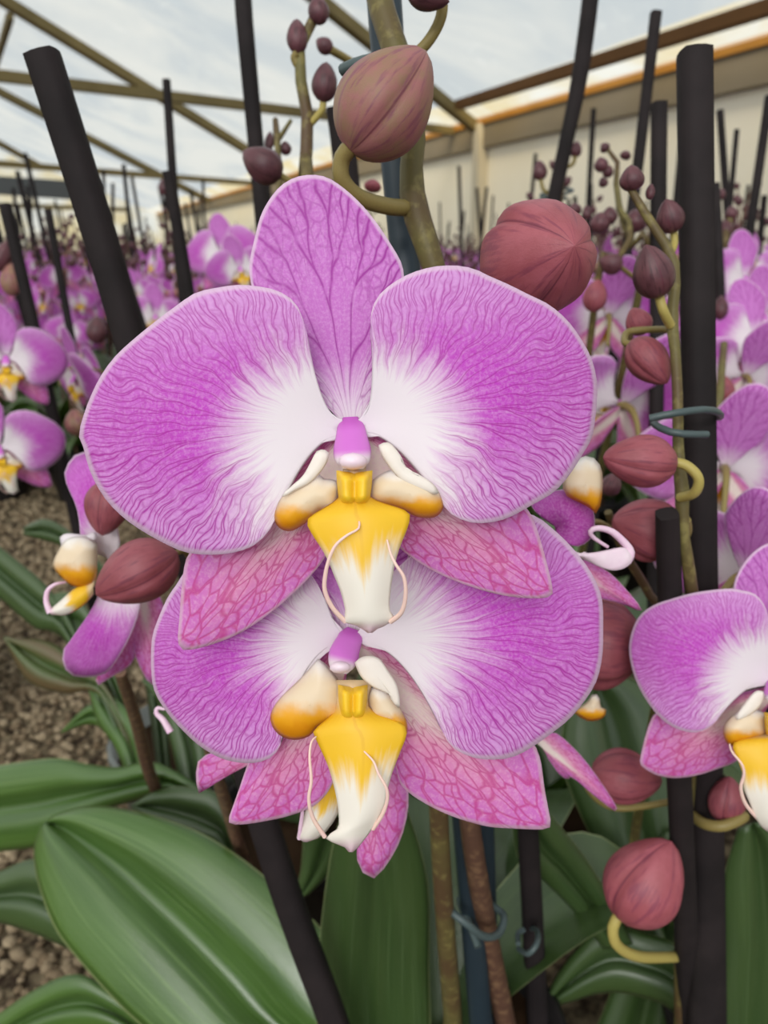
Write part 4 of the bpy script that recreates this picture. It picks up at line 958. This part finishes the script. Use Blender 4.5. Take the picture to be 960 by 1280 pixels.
# ------------------------------------------------------------------ rows of orchids farther back
FMATS = GM+['pot', 'leaf_shaded', 'stem_dark', 'bud_dark', 'bud']
SBR = SB.mesh('bud', [M['bud']]); POT_MB = lathe(POTP, (0, 0, 0), 16); POT_ME = POT_MB.mesh('pot', [M['pot']])
def far_parts(seed):
    """pieces of a potted orchid about its base: name, mesh builder, shared mesh, matrix, first material slot"""
    r = random.Random(seed); out = [('pot', POT_MB, POT_ME, Matrix(), len(GM))]
    for k in range(5):
        q = r.randrange(3); L = r.uniform(.13, .19)
        out.append(('leaf', LEAFV[q][0], LEAFV[q][1]['leaf_shaded'], Matrix.Translation((0, 0, .095)) @ Matrix.Rotation(k*1.3+seed, 4, 'Z') @ Matrix.Scale(L, 4), len(GM)+1))
    for s in range(2):
        a = seed*1.7+s*3.0; bx, by = .02*math.cos(a), .02*math.sin(a); dx, dy = .03*math.cos(a+1), .03*math.sin(a+1)
        top = r.uniform(.47, .55)
        pts = [Vector((bx+dx*t*t*1.5, by+dy*t*t*1.5, .09+(top-.09)*t)) for t in (0, .3, .55, .75, .88, 1)]
        st = MB().tube(pts, [.0028, .0028, .0025, .002, .0016, .001], 14, 5)
        out.append(('stem', st, st.mesh('stem', [M['stem_dark']]), Matrix(), len(GM)+2))
        for k in range(4):
            t = .46+.10*k; p = Vector((bx+dx*t*t*1.5, by+dy*t*t*1.5, .09+(top-.09)*t)); an = r.uniform(0, 6.3)
            d = Vector((math.cos(an), math.sin(an), r.uniform(-.1, .35))); q = facing(d, r.uniform(-.3, .3)); sz = r.uniform(.62, .82)
            out.append(('flower', FLOWER_MB, FLOWER_ME, Matrix.Translation(p+d*.028) @ q.to_matrix().to_4x4() @ Matrix.Scale(sz, 4), 0))
        for k in range(8):
            t = .74+.035*k; p = Vector((bx+dx*t*t*1.5, by+dy*t*t*1.5, .09+(top-.09)*t)); an = k*2.5+seed
            d = Vector((math.cos(an), math.sin(an), .35+.1*k)).normalized(); L = (.024-.0018*k); w = L*.72
            q = d.to_track_quat('Z', 'Y')
            out.append(('bud', SB, SBR if k < 2 else BUDS['bud_dark'], Matrix.Translation(p+d*.006) @ q.to_matrix().to_4x4() @ Matrix.Diagonal((w, w, L, 1)), len(GM)+(4 if k < 2 else 3)))
    return out
FARP = [far_parts(s_) for s_ in range(6)]
def far_mesh(seed):
    mb = MB()
    for nm, m_, me, X, off in FARP[seed]: mb.join(m_, X, off)
    return mb.mesh('orchid_plant', [M[x] for x in FMATS])
FARM = [far_mesh(s) for s in range(6)]
sm = MB().tube([Vector((0, 0, .07)), Vector((0, 0, .4)), Vector((0, 0, .70))], [.0045, .0045, .0045], 4, 8, power=4.0)
STAKE_ME = sm.mesh('stake', [M['stake']])
placed = []; nfar = 0
def gap(x, y, d):
    if x < -.12 and y < 1.42: return False
    return True
y = 0.62; row = 0
while y < 7.5:
    step = 0.17 if y < 2.4 else (0.26 if y < 4 else .42)
    x = -0.75*y-.1+(row % 2)*step/2
    while x < 0.75*y+.1:
        px_, py_, d = proj(Vector((x, y, .45)))
        b = Vector((x+R.uniform(-.03, .03), y+R.uniform(-.03, .03), 0)); x += step
        if px_ < -190 or px_ > 1120: continue
        if (b-E1).dot(nrm) < 0.25: continue
        if y < 1.9 and 215 < px_ < 690: continue
        if y < .95 and px_ < 330: continue
        if y < .80 and px_ > 620 and px_ < 1020: continue
        if not gap(b.x, b.y, d): continue
        nfar += 1
        fk = R.randrange(6); q = Quaternion((0, 0, 1), R.uniform(0, 6.3)); fs_ = R.uniform(.92, 1.06)
        side = 'left' if px_ < 440 else 'right'
        if b.y < 1.75:
            o = empty('orchid_plant', b, None, q, fs_)
            for nm, m_, me, X, off in FARP[fk]:
                c = bpy.data.objects.new(nm, me); COL.objects.link(c); c.parent = o; c.matrix_basis = X
            tag(o, 'potted orchid with brown bud spikes in the nearer rows, %s of the blooms' % side, 'orchid', 'orchids in the nearer rows at '+side)
        else:
            o = inst('orchid_plant', FARM[fk], None, b, q, (fs_,)*3)
            tag(o, 'tiny distant pink orchid in the far rows, %s of the big blooms' % side, 'orchid', 'orchids in the far rows at '+side)
        for s in range(1 if R.random() < .55 and y > 1.0 else 0):
            tl = Vector((R.uniform(-.16, .10), R.uniform(-.1, .1), 1)); hs = R.uniform(.72, .98)
            k = inst('stake', STAKE_ME, None, b+Vector((R.uniform(-.03, .03), R.uniform(-.03, .03), .015)), tl.to_track_quat('Z', 'Y'), (1, 1, hs))
            tag(k, 'thin dark stake among the far orchid rows, %s of the big blooms' % side, 'stake', 'stakes in the far rows at '+side)
    y += step; row += 1
print('far plants', nfar, 'pebbles', picked)
